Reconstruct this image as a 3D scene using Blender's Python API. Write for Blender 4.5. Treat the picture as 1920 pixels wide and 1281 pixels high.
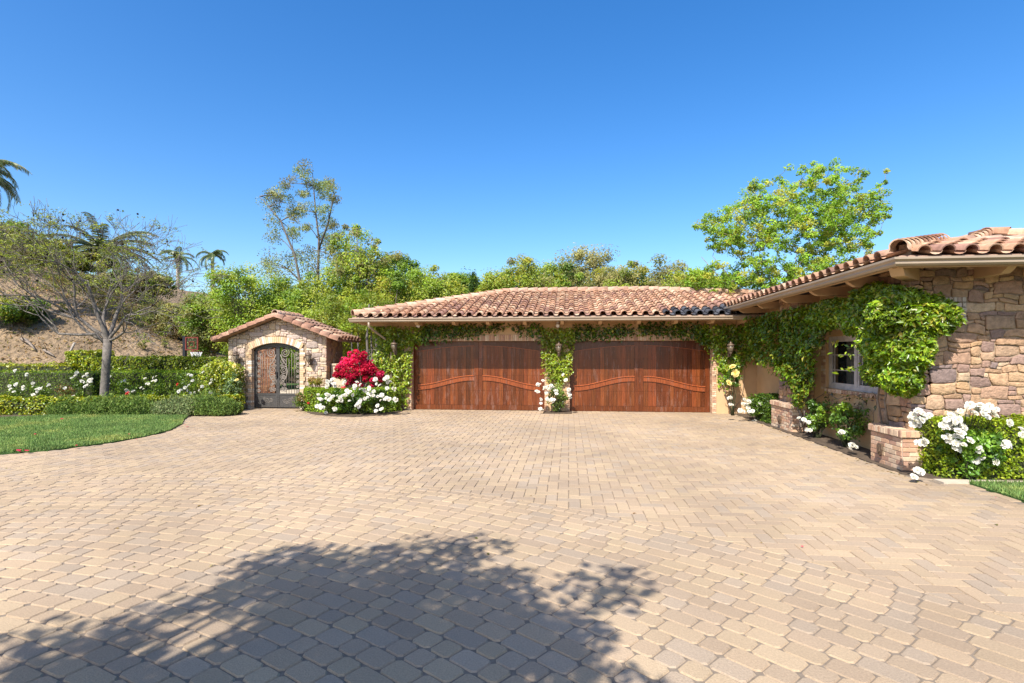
import bpy, math, random
import numpy as np
from mathutils import Vector, noise
R = math.radians
sin, cos, pi = math.sin, math.cos, math.pi
scene = bpy.context.scene
COL = scene.collection
for o in list(bpy.data.objects): bpy.data.objects.remove(o)

# ------------------------------------------------------------------ camera, sky, sun, exposure
HC = 1.75                       # eye height
YAW = 6.0                       # camera turned left of the house's own axis
F = 1013.0                      # focal length in pixels of a 1920 wide frame
cam = bpy.data.cameras.new('camera'); camo = bpy.data.objects.new('camera', cam); COL.objects.link(camo)
camo.location = (0, 0, HC); camo.rotation_euler = (R(90), 0, R(YAW))
cam.sensor_width = 36; cam.lens = 36*F/1920; cam.shift_y = 24.5/1920
cam.clip_start = .05; cam.clip_end = 3000
scene.camera = camo
SUN_EL, SUN_AZ = 49.0, 20.0     # sun behind the camera, 20 degrees to the left
W = bpy.data.worlds.new('World'); scene.world = W; W.use_nodes = True
nt = W.node_tree; nt.nodes.clear()
sky = nt.nodes.new('ShaderNodeTexSky'); sky.sky_type = 'NISHITA'; sky.sun_disc = False
sky.sun_elevation = R(SUN_EL); sky.sun_rotation = R(180+SUN_AZ)
sky.air_density = 1.0; sky.dust_density = 1.5; sky.ozone_density = 2.4; sky.altitude = 100
hs = nt.nodes.new('ShaderNodeHueSaturation'); hs.inputs['Saturation'].default_value = 1.38; hs.inputs['Hue'].default_value = .505; hs.inputs['Value'].default_value = 1.06; hs.inputs['Value'].default_value = 1.0
bg = nt.nodes.new('ShaderNodeBackground'); bg.inputs[1].default_value = .15
wo = nt.nodes.new('ShaderNodeOutputWorld')
nt.links.new(sky.outputs[0], hs.inputs['Color']); nt.links.new(hs.outputs[0], bg.inputs[0]); nt.links.new(bg.outputs[0], wo.inputs[0])
sl = bpy.data.lights.new('sun', 'SUN'); sl.energy = 4.9; sl.angle = R(.5); sl.color = (1, .975, .93)
so = bpy.data.objects.new('sun', sl); COL.objects.link(so)
sd = Vector((-sin(R(SUN_AZ))*cos(R(SUN_EL)), -cos(R(SUN_AZ))*cos(R(SUN_EL)), sin(R(SUN_EL))))
so.rotation_euler = sd.to_track_quat('Z', 'Y').to_euler(); so.location = (-10, -20, 30)
scene.view_settings.view_transform = 'Standard'; scene.view_settings.look = 'None'
scene.view_settings.exposure = 0.72; scene.view_settings.gamma = 1

# ------------------------------------------------------------------ measuring helpers
def ray(px, py):
    a = math.atan((px-960)/F) - R(YAW); k = math.hypot(1, (px-960)/F)
    return Vector((sin(a)*k, cos(a)*k, (665-py)/F))
def G(px, py, z=0):
    d = ray(px, py); t = (z-HC)/d.z; return Vector((d.x*t, d.y*t, z))
def PY(px, py, y):
    d = ray(px, py); t = y/d.y; return Vector((d.x*t, y, HC+d.z*t))
def PX(px, py, x):
    d = ray(px, py); t = x/d.x; return Vector((x, d.y*t, HC+d.z*t))
def DEP(p): return -p[0]*sin(R(YAW)) + p[1]*cos(R(YAW))
def hill(x, y):
    A = 1.75 + .41*(-21.3-x)
    A = max(0, min(A, 8.0)); t = max(0, min(1, (y-19.3)/8.7)); t = t*t*(3-2*t)*.35+t*.65
    return A*t + .10*noise.noise(Vector((x*.5, y*.5, 0)))*(1 if A*t > .3 else 0)

# ------------------------------------------------------------------ object helpers
def tag(o, label=None, cat=None, group=None, kind=None):
    if label: o['label'] = label
    if cat: o['category'] = cat
    if group: o['group'] = group
    if kind: o['kind'] = kind
    return o
def thing(name, label, cat, loc=(0,0,0), group=None, rotz=0):
    o = bpy.data.objects.new(name, None); COL.objects.link(o); o.location = loc; o.rotation_euler = (0,0,rotz)
    o.empty_display_size = .2
    return tag(o, label, cat, group)
def put(o, parent):
    if parent is not None:
        o.parent = parent
        root = parent; off = Vector(parent.location)
        while root.parent is not None: root = root.parent; off += Vector(root.location)
        o.location = Vector(o.location) - off if not o.get('_loc') else o.location
    return o
class MB:
    def __init__(s): s.v = []; s.f = []; s.c = []; s.sm = []
    def face(s, idx, c=(1,1,1), sm=False): s.f.append(idx); s.c.append(c); s.sm.append(sm)
    def poly(s, pts, c=(1,1,1)):
        b = len(s.v); s.v += [tuple(p) for p in pts]; s.face(tuple(range(b, b+len(pts))), c)
    def box(s, x0, x1, y0, y1, z0, z1, c=(1,1,1)):
        b = len(s.v)
        s.v += [(x0,y0,z0),(x1,y0,z0),(x1,y1,z0),(x0,y1,z0),(x0,y0,z1),(x1,y0,z1),(x1,y1,z1),(x0,y1,z1)]
        for q in ((3,2,1,0),(4,5,6,7),(0,1,5,4),(1,2,6,5),(2,3,7,6),(3,0,4,7)): s.face(tuple(b+i for i in q), c)
    def prism(s, pts, d, c=(1,1,1)):           # polygon pts extruded by vector d
        n = len(pts); b = len(s.v); d = Vector(d)
        s.v += [tuple(p) for p in pts] + [tuple(Vector(p)+d) for p in pts]
        s.face(tuple(range(b, b+n)), c); s.face(tuple(range(b+2*n-1, b+n-1, -1)), c)
        for i in range(n):
            j = (i+1) % n; s.face((b+i, b+j, b+n+j, b+n+i), c)
    def tube(s, pts, r, seg=6, c=(1,1,1), cap=True):
        pts = [Vector(p) for p in pts]; n = len(pts)
        rr = r if isinstance(r, (list, tuple)) else [r]*n
        b = len(s.v); up = Vector((0,0,1)); prev = None
        for i, p in enumerate(pts):
            t = (pts[min(i+1,n-1)]-pts[max(i-1,0)])
            if t.length < 1e-9: t = Vector((0,0,1))
            t.normalize()
            if prev is None:
                a = t.cross(up if abs(t.z) < .9 else Vector((1,0,0)))
            else:
                a = prev - t*prev.dot(t)
                if a.length < 1e-6: a = t.cross(Vector((1,0,.3)))
            a.normalize(); prev = a; bb = t.cross(a)
            for k in range(seg):
                w = 2*pi*k/seg; s.v.append(tuple(p + (a*cos(w)+bb*sin(w))*rr[i]))
        for i in range(n-1):
            for k in range(seg):
                k2 = (k+1) % seg
                s.face((b+i*seg+k, b+i*seg+k2, b+(i+1)*seg+k2, b+(i+1)*seg+k), c, True)
        if cap:
            s.face(tuple(b+k for k in range(seg-1,-1,-1)), c); s.face(tuple(b+(n-1)*seg+k for k in range(seg)), c)
    def lathe(s, prof, cen, seg=14, c=(1,1,1)):
        b = len(s.v)
        for (r, z) in prof:
            for k in range(seg): s.v.append((cen[0]+r*cos(2*pi*k/seg), cen[1]+r*sin(2*pi*k/seg), cen[2]+z))
        for i in range(len(prof)-1):
            for k in range(seg):
                k2 = (k+1) % seg; s.face((b+i*seg+k, b+i*seg+k2, b+(i+1)*seg+k2, b+(i+1)*seg+k), c, True)
        s.face(tuple(b+k for k in range(seg-1,-1,-1)), c); s.face(tuple(b+(len(prof)-1)*seg+k for k in range(seg)), c)
    def build(s, name, mat, parent=None, label=None):
        me = bpy.data.meshes.new(name); me.from_pydata(s.v, [], s.f); 
        at = me.attributes.new('Col', 'FLOAT_COLOR', 'FACE')
        arr = np.ones((len(s.f), 4), np.float32); arr[:, :3] = np.array(s.c, np.float32).reshape(-1, 3) if s.c else 1
        at.data.foreach_set('color', arr.ravel())
        me.polygons.foreach_set('use_smooth', s.sm)
        me.materials.append(mat); me.update()
        o = bpy.data.objects.new(name, me); COL.objects.link(o); put(o, parent)
        if label: o['label'] = label
        return o
rng = np.random.default_rng(7)
rnd = random.Random(11)

# ------------------------------------------------------------------ materials
def newmat(name):
    m = bpy.data.materials.new(name); m.use_nodes = True; n = m.node_tree
    return m, n, n.nodes['Principled BSDF'], n.links
def N(n, t, **kw):
    x = n.nodes.new(t)
    for k, v in kw.items(): setattr(x, k, v)
    return x
def surf(name, base=(1,1,1), rough=.8, nscale=6, nlo=.75, nhi=1.2, bump=.3, bscale=40, bdist=.01, spec=.3, metal=0, big=None):
    """albedo = Col attribute * base * noise, with bump"""
    m, n, p, L = newmat(name)
    at = N(n, 'ShaderNodeAttribute', attribute_name='Col')
    tc = N(n, 'ShaderNodeTexCoord')
    no = N(n, 'ShaderNodeTexNoise'); no.inputs['Scale'].default_value = nscale; no.inputs['Detail'].default_value = 8; no.inputs['Roughness'].default_value = .65
    L.new(tc.outputs['Object'], no.inputs['Vector'])
    mr = N(n, 'ShaderNodeMapRange'); mr.inputs[1].default_value = .3; mr.inputs[2].default_value = .7; mr.inputs[3].default_value = nlo; mr.inputs[4].default_value = nhi
    L.new(no.outputs['Fac'], mr.inputs[0])
    mu = N(n, 'ShaderNodeMix', data_type='RGBA', blend_type='MULTIPLY'); mu.inputs[0].default_value = 1
    L.new(at.outputs['Color'], mu.inputs[6]); L.new(mr.outputs[0], mu.inputs[7])
    mb = N(n, 'ShaderNodeMix', data_type='RGBA', blend_type='MULTIPLY'); mb.inputs[0].default_value = 1; mb.inputs[7].default_value = (*base, 1)
    L.new(mu.outputs[2], mb.inputs[6]); out = mb.outputs[2]
    if big:
        n2 = N(n, 'ShaderNodeTexNoise'); n2.inputs['Scale'].default_value = big[0]; n2.inputs['Detail'].default_value = 4
        L.new(tc.outputs['Object'], n2.inputs['Vector'])
        m2 = N(n, 'ShaderNodeMapRange'); m2.inputs[1].default_value = .35; m2.inputs[2].default_value = .65; m2.inputs[3].default_value = big[1]; m2.inputs[4].default_value = big[2]
        L.new(n2.outputs['Fac'], m2.inputs[0])
        m3 = N(n, 'ShaderNodeMix', data_type='RGBA', blend_type='MULTIPLY'); m3.inputs[0].default_value = 1
        L.new(out, m3.inputs[6]); L.new(m2.outputs[0], m3.inputs[7]); out = m3.outputs[2]
    L.new(out, p.inputs['Base Color'])
    p.inputs['Roughness'].default_value = rough; p.inputs['Specular IOR Level'].default_value = spec; p.inputs['Metallic'].default_value = metal
    if bump:
        nb = N(n, 'ShaderNodeTexNoise'); nb.inputs['Scale'].default_value = bscale; nb.inputs['Detail'].default_value = 6
        L.new(tc.outputs['Object'], nb.inputs['Vector'])
        bu = N(n, 'ShaderNodeBump'); bu.inputs['Strength'].default_value = bump; bu.inputs['Distance'].default_value = bdist
        L.new(nb.outputs['Fac'], bu.inputs['Height']); L.new(bu.outputs[0], p.inputs['Normal'])
    return m
def leafmat(name, rough=.5, trans=.35, spec=.35):
    m, n, p, L = newmat(name)
    at = N(n, 'ShaderNodeAttribute', attribute_name='Col'); L.new(at.outputs['Color'], p.inputs['Base Color'])
    p.inputs['Roughness'].default_value = rough; p.inputs['Specular IOR Level'].default_value = spec
    tr = N(n, 'ShaderNodeBsdfTranslucent'); hv = N(n, 'ShaderNodeHueSaturation'); hv.inputs['Saturation'].default_value = 1.1; hv.inputs['Value'].default_value = 1.3
    L.new(at.outputs['Color'], hv.inputs['Color']); L.new(hv.outputs[0], tr.inputs[0])
    mx = N(n, 'ShaderNodeMixShader'); mx.inputs[0].default_value = trans
    L.new(p.outputs[0], mx.inputs[1]); L.new(tr.outputs[0], mx.inputs[2]); L.new(mx.outputs[0], n.nodes['Material Output'].inputs[0])
    return m
M = {}
M['paver'] = surf('paver', rough=.92, nscale=75, nlo=.82, nhi=1.14, bump=.8, bscale=110, bdist=.005, spec=.12, big=(.45, .86, 1.09))
M['joint'] = surf('joint_sand', (.20,.155,.11), rough=1, nscale=30, bump=0)
M['soil'] = surf('soil', (.10,.07,.045), rough=1, nscale=8, nlo=.6, nhi=1.3, bump=.8, bscale=25, bdist=.04)
M['hill'] = surf('hill_soil', (.29,.20,.115), rough=1, nscale=3.2, nlo=.62, nhi=1.2, bump=1, bscale=4.5, bdist=.35, big=(.5,.78,1.12))
M['lawn'] = surf('lawn_ground', (.05,.10,.02), rough=1, nscale=3, nlo=.7, nhi=1.3, bump=.6, bscale=40, bdist=.03)
M['stone'] = surf('field_stone', rough=.9, nscale=14, nlo=.68, nhi=1.25, bump=.9, bscale=35, bdist=.02, spec=.2)
M['mortar'] = surf('mortar', (.33,.24,.155), rough=1, nscale=30, bump=.4)
M['brick'] = surf('brick', rough=.9, nscale=25, nlo=.8, nhi=1.15, bump=.5, bscale=90, bdist=.005, spec=.15)
M['stucco'] = surf('stucco', (.56,.36,.19), rough=.95, nscale=2.2, nlo=.9, nhi=1.06, bump=.5, bscale=120, bdist=.006, spec=.15)
M['wallcap'] = surf('pale_stucco', (.60,.45,.31), rough=.95, nscale=2.2, nlo=.88, nhi=1.06, bump=.5, bscale=120, bdist=.006, spec=.15)
M['trim'] = surf('tan_painted_timber', (.52,.34,.19), rough=.6, nscale=4, nlo=.88, nhi=1.06, bump=.15, bscale=60)
M['gutter'] = surf('beige_gutter', (.36,.27,.18), rough=.4, nscale=1.5, nlo=.85, nhi=1.08, bump=0, spec=.5)
M['tile'] = surf('clay_tile', rough=.85, nscale=11, nlo=.7, nhi=1.2, bump=.5, bscale=70, bdist=.006, spec=.2, big=(.8,.9,1.1))
M['leaf'] = leafmat('leaf', .45, .35)
M['gloss_leaf'] = leafmat('glossy_leaf', .32, .3, .5)
M['matte_leaf'] = leafmat('matte_leaf', .7, .3, .2)
M['petal'] = leafmat('petal', .6, .3, .2)
M['bark'] = surf('bark', (.24,.19,.145), rough=.95, nscale=12, nlo=.6, nhi=1.3, bump=.9, bscale=30, bdist=.02)
M['palebark'] = surf('pale_bark', (.36,.31,.25), rough=.95, nscale=8, nlo=.6, nhi=1.3, bump=.5, bscale=30, bdist=.02)
M['greybark'] = surf('grey_bark', (.165,.14,.115), rough=.95, nscale=10, nlo=.6, nhi=1.3, bump=.6, bscale=30, bdist=.02)
M['twig'] = surf('dark_twig', (.045,.05,.02), rough=1, nscale=20, bump=0)
M['iron'] = surf('wrought_iron', (.075,.068,.06), rough=.5, nscale=30, nlo=.6, nhi=1.5, bump=.4, bscale=80, bdist=.003, spec=.5, metal=.3)
M['sunlit_iron'] = surf('sunlit_dusty_wrought_iron', (.24,.20,.16), rough=.6, nscale=30, nlo=.7, nhi=1.3, bump=.4, bscale=80, bdist=.003, spec=.4, metal=.1)  # dusty tone with the sunlit grey-tan put into the iron colour
M['bronze'] = surf('aged_bronze', (.16,.11,.075), rough=.5, nscale=30, nlo=.6, nhi=1.4, bump=.3, bscale=80, bdist=.003, metal=.4)
M['white'] = surf('off_white_paint', (.74,.71,.68), rough=.4, nscale=3, nlo=.95, nhi=1.03, bump=0, spec=.4)
M['frame'] = surf('pale_taupe_paint', (.50,.45,.41), rough=.45, bump=0)
M['dark'] = surf('dark_interior', (.02,.018,.016), rough=1, bump=0)
M['curtain'] = surf('curtain', (.30,.28,.23), rough=1, bump=0)
M['black'] = surf('black_metal', (.02,.02,.022), rough=.5, bump=0)
M['red'] = surf('red_painted_metal', (.16,.03,.018), rough=.5, bump=0)
M['concrete'] = surf('concrete', (.50,.41,.30), rough=.9, nscale=6, nlo=.8, nhi=1.1, bump=.5, bscale=80, bdist=.006)
def glassmat(name, tint, rough=.03, spec=.5, alpha=.35):
    m, n, p, L = newmat(name); p.inputs['Base Color'].default_value = (*tint, 1); p.inputs['Roughness'].default_value = rough
    tb = N(n, 'ShaderNodeBsdfTransparent'); mx = N(n, 'ShaderNodeMixShader'); mx.inputs[0].default_value = alpha
    L.new(tb.outputs[0], mx.inputs[1]); L.new(p.outputs[0], mx.inputs[2]); L.new(mx.outputs[0], n.nodes['Material Output'].inputs[0]); return m
M['glass'] = glassmat('window_glass', (.03,.035,.04))
M['lampglass'] = glassmat('seeded_lamp_glass', (.22,.17,.11), .25, alpha=.6)
def woodmat():
    m, n, p, L = newmat('stained_mahogany')
    at = N(n, 'ShaderNodeAttribute', attribute_name='Col'); tc = N(n, 'ShaderNodeTexCoord')
    mp = N(n, 'ShaderNodeMapping'); mp.inputs['Scale'].default_value = (14, 14, .9); L.new(tc.outputs['Object'], mp.inputs[0])
    no = N(n, 'ShaderNodeTexNoise'); no.inputs['Scale'].default_value = 2.2; no.inputs['Detail'].default_value = 8; no.inputs['Roughness'].default_value = .7; L.new(mp.outputs[0], no.inputs[0])
    cr = N(n, 'ShaderNodeValToRGB'); e = cr.color_ramp.elements; e[0].position = .3; e[0].color = (.062,.017,.006,1); e[1].position = .7; e[1].color = (.20,.05,.013,1)
    L.new(no.outputs['Fac'], cr.inputs[0])
    mu = N(n, 'ShaderNodeMix', data_type='RGBA', blend_type='MULTIPLY'); mu.inputs[0].default_value = 1; L.new(cr.outputs[0], mu.inputs[6]); L.new(at.outputs['Color'], mu.inputs[7])
    # greyed, worn bloom in vertical streaks
    mp2 = N(n, 'ShaderNodeMapping'); mp2.inputs['Scale'].default_value = (5, 5, 1.0); L.new(tc.outputs['Object'], mp2.inputs[0])
    n2 = N(n, 'ShaderNodeTexNoise'); n2.inputs['Scale'].default_value = 1.4; n2.inputs['Detail'].default_value = 10; n2.inputs['Roughness'].default_value = .75; L.new(mp2.outputs[0], n2.inputs[0])
    r2 = N(n, 'ShaderNodeMapRange'); r2.inputs[1].default_value = .53; r2.inputs[2].default_value = .72; r2.inputs[3].default_value = 0; r2.inputs[4].default_value = .75; L.new(n2.outputs['Fac'], r2.inputs[0])
    mx = N(n, 'ShaderNodeMix', data_type='RGBA'); L.new(r2.outputs[0], mx.inputs[0]); L.new(mu.outputs[2], mx.inputs[6]); mx.inputs[7].default_value = (.22,.115,.08,1)
    L.new(mx.outputs[2], p.inputs['Base Color']); 
    r3 = N(n, 'ShaderNodeMapRange'); r3.inputs[3].default_value = .22; r3.inputs[4].default_value = .5; L.new(r2.outputs[0], r3.inputs[0]); L.new(r3.outputs[0], p.inputs['Roughness'])
    p.inputs['Specular IOR Level'].default_value = .45
    bu = N(n, 'ShaderNodeBump'); bu.inputs['Strength'].default_value = .25; bu.inputs['Distance'].default_value = .004; L.new(no.outputs['Fac'], bu.inputs['Height']); L.new(bu.outputs[0], p.inputs['Normal'])
    return m
M['wood'] = woodmat()

# ------------------------------------------------------------------ foliage helpers
def colvar(base, n, v=.25, mix=None, pm=.2):
    b = np.array(base, float)
    if b.ndim == 1: c = np.tile(b, (n, 1))
    else: c = b[rng.integers(0, len(b), n)]
    return c*(1+rng.uniform(-v, v, (n, 1)))*(1+rng.uniform(-.08, .08, (n, 3)))
def leaf_object(name, P, size, cols, mat, parent=None, nrm=None, align=.5, asp=.5, droop=0., label=None, szv=.3):
    """P Nx3 centres; one folded rhombus per leaf (2 faces)"""
    P = np.asarray(P, float); n = len(P)
    nv = rng.normal(size=(n, 3)); nv /= np.linalg.norm(nv, axis=1)[:, None]
    if nrm is not None:
        nn = np.asarray(nrm, float)
        if nn.ndim == 1: nn = np.tile(nn, (n, 1))
        nv = nv*(1-align) + nn*align*1.2; nv /= np.linalg.norm(nv, axis=1)[:, None]
    t = rng.normal(size=(n, 3)); t[:, 2] -= droop; t -= nv*np.sum(t*nv, 1)[:, None]; t /= np.linalg.norm(t, axis=1)[:, None]
    b = np.cross(nv, t); s = (size*(1+rng.uniform(-szv, szv, n)))[:, None] if np.isscalar(size) else np.asarray(size)[:, None]
    V = np.empty((n, 4, 3)); V[:, 0] = P - t*s*.5; V[:, 2] = P + t*s*.5 - nv*s*.08
    V[:, 1] = P + b*s*asp*.5 + nv*s*.12 - t*s*.05; V[:, 3] = P - b*s*asp*.5 + nv*s*.12 - t*s*.05
    base = (np.arange(n)*4)[:, None]
    Fc = np.concatenate([base+np.array([0, 1, 2]), base+np.array([0, 2, 3])], 1).reshape(-1, 3)
    me = bpy.data.meshes.new(name); me.vertices.add(n*4); me.vertices.foreach_set('co', V.ravel().astype(np.float32))
    nf = 2*n; me.loops.add(nf*3); me.loops.foreach_set('vertex_index', Fc.ravel().astype(np.int32))
    me.polygons.add(nf); me.polygons.foreach_set('loop_start', (np.arange(nf)*3).astype(np.int32)); 
    me.update(calc_edges=True)
    at = me.attributes.new('Col', 'FLOAT_COLOR', 'FACE'); c = np.ones((nf, 4), np.float32); c[:, :3] = np.repeat(np.clip(cols*(LEAFK if mat is not M['petal'] else 1), 0, 1), 2, 0)
    at.data.foreach_set('color', c.ravel()); me.materials.append(mat)
    o = bpy.data.objects.new(name, me); COL.objects.link(o); put(o, parent)
    if label: o['label'] = label
    return o
def inpoly(x, y, poly):
    ins = False; j = len(poly)-1
    for i in range(len(poly)):
        xi, yi = poly[i][:2]; xj, yj = poly[j][:2]
        if (yi > y) != (yj > y) and x < (xj-xi)*(y-yi)/(yj-yi)+xi: ins = not ins
        j = i
    return ins

LEAFK = np.array([1.45, 1.35, .9])
GL = [(.10,.17,.02),(.14,.21,.025),(.07,.13,.015)]           # garden green
LIME = [(.17,.245,.03),(.13,.215,.025),(.22,.265,.04)]
YEL = [(.24,.245,.035),(.18,.235,.03),(.14,.19,.03)]
OLIVE = [(.16,.16,.06),(.12,.14,.045),(.19,.18,.08)]
DARK = [(.045,.09,.015),(.06,.11,.02),(.035,.07,.012)]
BLUEG = [(.10,.16,.08),(.13,.19,.10),(.08,.13,.06)]

# ================================================================== SETTING
# ground sheet to the horizon
g = MB(); g.poly([(-900,-600,-.06),(900,-600,-.06),(900,1500,-.06),(-900,1500,-.06)]); tag(g.build('ground', M['soil']), kind='structure')
# hillside
g = MB(); nx, ny = 110, 60; xs = np.linspace(-75, -14, nx); ys = np.linspace(19, 75, ny)
for y in ys:
    for x in xs: g.v.append((x, y, hill(x, y)-.05))
for j in range(ny-1):
    for i in range(nx-1): k = j*nx+i; g.face((k, k+1, k+1+nx, k+nx), (1,1,1), True)
tag(g.build('hillside', M['hill']), kind='structure')

# lawn outline (ground plan)
LAWN = [G(*p) for p in ((0,852),(90,846),(200,832),(270,820),(318,808),(341,796),(345,788),(352,782),(335,777),(200,779),(100,781),(0,786))]
LAWN = [Vector((-16,6.2,0))] + LAWN + [Vector((-20,13.5,0)), Vector((-20,6.2,0))]
LAWN2 = [(5.38,-1,0),(5.38,7.9,0),(12,7.9,0),(12,-1,0)]
def lawn(poly, name, label):
    g = MB(); g.poly([(p[0],p[1],.02) for p in poly])
    bb = len(g.v)
    for i in range(len(poly)):
        p = poly[i]; q = poly[(i+1)%len(poly)]
        g.poly([(p[0],p[1],-.05),(q[0],q[1],-.05),(q[0],q[1],.02),(p[0],p[1],.02)])
    tag(g.build(name, M['lawn']), kind='structure')
lawn(LAWN, 'lawn', ''); lawn(LAWN2, 'lawn', '')
def grass(poly, n, name, label, h=.055):
    xs = [p[0] for p in poly]; ys = [p[1] for p in poly]; P = []
    while len(P) < n:
        x = rnd.uniform(max(min(xs), -17), min(max(xs), 9)); y = rnd.uniform(max(min(ys), 4), max(ys))
        if inpoly(x, y, poly): P.append((x, y))
    P = np.array(P); n = len(P)
    a = rng.uniform(0, 2*pi, n); hh = h*rng.uniform(.5, 1.3, n); w = .011
    V = np.zeros((n, 3, 3)); dx = np.cos(a)*w; dy = np.sin(a)*w
    V[:, 0, 0] = P[:, 0]-dx; V[:, 0, 1] = P[:, 1]-dy; V[:, 1, 0] = P[:, 0]+dx; V[:, 1, 1] = P[:, 1]+dy
    V[:, :2, 2] = .018; V[:, 2, 0] = P[:, 0]+rng.normal(0, .02, n); V[:, 2, 1] = P[:, 1]+rng.normal(0, .02, n); V[:, 2, 2] = .02+hh
    me = bpy.data.meshes.new(name); me.vertices.add(3*n); me.vertices.foreach_set('co', V.ravel().astype(np.float32))
    me.loops.add(3*n); me.loops.foreach_set('vertex_index', np.arange(3*n, dtype=np.int32)); me.polygons.add(n)
    me.polygons.foreach_set('loop_start', (np.arange(n)*3).astype(np.int32)); me.update(calc_edges=True)
    pn = np.array([noise.noise(Vector((x*.8, y*.8, 3)))+.5*noise.noise(Vector((x*3, y*3, 9))) for x, y in P])
    c = colvar([(.20,.30,.08),(.25,.34,.10),(.16,.25,.065)], n, .28)*(1+.45*pn[:, None]); c[:, 0] *= 1+np.clip(pn, 0, 1)*.6
    ca = np.ones((n, 4), np.float32); ca[:, :3] = np.clip(c, 0, 1)
    me.attributes.new('Col', 'FLOAT_COLOR', 'FACE').data.foreach_set('color', ca.ravel()); me.materials.append(M['matte_leaf'])
    o = bpy.data.objects.new(name, me); COL.objects.link(o); tag(o, label, 'grass', kind='stuff')
grass(LAWN, 120000, 'grass', 'short mown grass of the curved lawn left of the driveway')
grass([(p[0],p[1]) for p in LAWN2], 50000, 'grass', 'small corner of short grass below the right hedge')

# planting beds
def sheet(name, poly, z, mat, skirt=.08):
    g = MB(); g.poly([(p[0],p[1],z) for p in poly])
    for i in range(len(poly)):
        p = poly[i]; q = poly[(i+1)%len(poly)]; g.poly([(p[0],p[1],z-skirt),(q[0],q[1],z-skirt),(q[0],q[1],z),(p[0],p[1],z)])
    return tag(g.build(name, mat), kind='structure')
BEDL = [G(0,786),G(100,781),G(200,779),G(335,777),G(352,782),G(400,776),G(440,770),(-10.3,16.55,0),(-10.3,19.5,0),(-34,19.6,0),(-34,14.5,0)]
sheet('planting_bed', BEDL, .012, M['soil'])
BEDR = [(4.86,16.58,0),(4.86,8.5,0),(5.05,8.2,0),(5.3,8.12,0),(14,8.12,0),(14,8.84,0),(5.5,8.84,0),(5.5,16.58,0)]
sheet('planting_bed', BEDR, .008, M['soil'])
_e = [G(*p) for p in ((566,764),(568,770),(585,777),(620,781),(660,782),(700,780),(735,776),(762,769))]
BEDM = _e + [Vector((-5.0,16.6,0)), Vector((-8.4,16.6,0))]
sheet('planting_bed', BEDM, .010, M['soil'])
sheet('kerb_strip', [(5.06,7.9,0),(14,7.9,0),(14,8.12,0),(5.06,8.12,0)], .016, M['concrete'])

# paving: bevelled pavers, concentric courses round the tree island, herringbone beyond
CX, CY, RR = -4.83, -3.09, 10.45
def paver(g, quad, c, z=0., rc=.016, bev=.0055):
    """quad: corners ccw; corners are cut, edges bevelled"""
    n_ = len(quad); low = []; cx = sum(q[0] for q in quad)/n_; cy = sum(q[1] for q in quad)/n_
    for i in range(n_):
        p = quad[i]; a = quad[i-1]; b = quad[(i+1)%n_]
        la = math.hypot(a[0]-p[0], a[1]-p[1])+1e-6; lb = math.hypot(b[0]-p[0], b[1]-p[1])+1e-6
        ra = min(rc, la*.3)/la; rb = min(rc, lb*.3)/lb
        low.append((p[0]+(a[0]-p[0])*ra, p[1]+(a[1]-p[1])*ra)); low.append((p[0]+(b[0]-p[0])*rb, p[1]+(b[1]-p[1])*rb))
    m = len(low); b0 = len(g.v); dz = rnd.uniform(-.0015, .0015)
    for (x, y) in low: g.v.append((x, y, z-.009))
    for (x, y) in low:
        d = math.hypot(x-cx, y-cy)+1e-6; k = max(.2, 1-bev*1.3/d); g.v.append((cx+(x-cx)*k, cy+(y-cy)*k, z+dz))
    g.face(tuple(b0+m+i for i in range(m)), c)
    for i in range(m):
        j = (i+1)%m; g.face((b0+i, b0+j, b0+m+j, b0+m+i), c)
def clip_ring(poly, rlim):
    cx = sum(q[0] for q in poly)/len(poly); cy = sum(q[1] for q in poly)/len(poly); a = math.atan2(cy-CY, cx-CX); nx_, ny_ = cos(a), sin(a)
    f = lambda p: (p[0]-CX)*nx_+(p[1]-CY)*ny_-rlim; out = []
    for i in range(len(poly)):
        p, q = poly[i], poly[(i+1)%len(poly)]; fp, fq = f(p), f(q)
        if fp >= 0: out.append(p)
        if (fp >= 0) != (fq >= 0): t = fp/(fp-fq); out.append((p[0]+(q[0]-p[0])*t, p[1]+(q[1]-p[1])*t))
    return out
PC = [(.46,.345,.235),(.43,.325,.225),(.49,.352,.222),(.465,.335,.215),(.495,.36,.225),(.45,.325,.212),(.435,.318,.212),(.475,.345,.217),(.455,.332,.217),(.505,.368,.228)]
def pcol():
    c = rnd.choice(PC); k = rnd.uniform(.77,.87); return tuple(x*k for x in c)
LP = [(p[0], p[1]) for p in LAWN]; BL = [(p[0],p[1]) for p in BEDL]; BM = [(p[0],p[1]) for p in BEDM]
def paved(x, y):
    if x > 5.33 or y > 17.6 or y < -1.6 or x < -17: return False
    if x > 4.88 and y > 8.4: return False
    if x > 5.02 and y > 7.98: return False
    if y > 17.0 and x > -7.6: return False
    if y > 17 and x < -10.3: return False
    if inpoly(x, y, LP) or inpoly(x, y, BL) or inpoly(x, y, BM): return False
    return True
pv = MB(); cw = .162
r = 4.0
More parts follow.
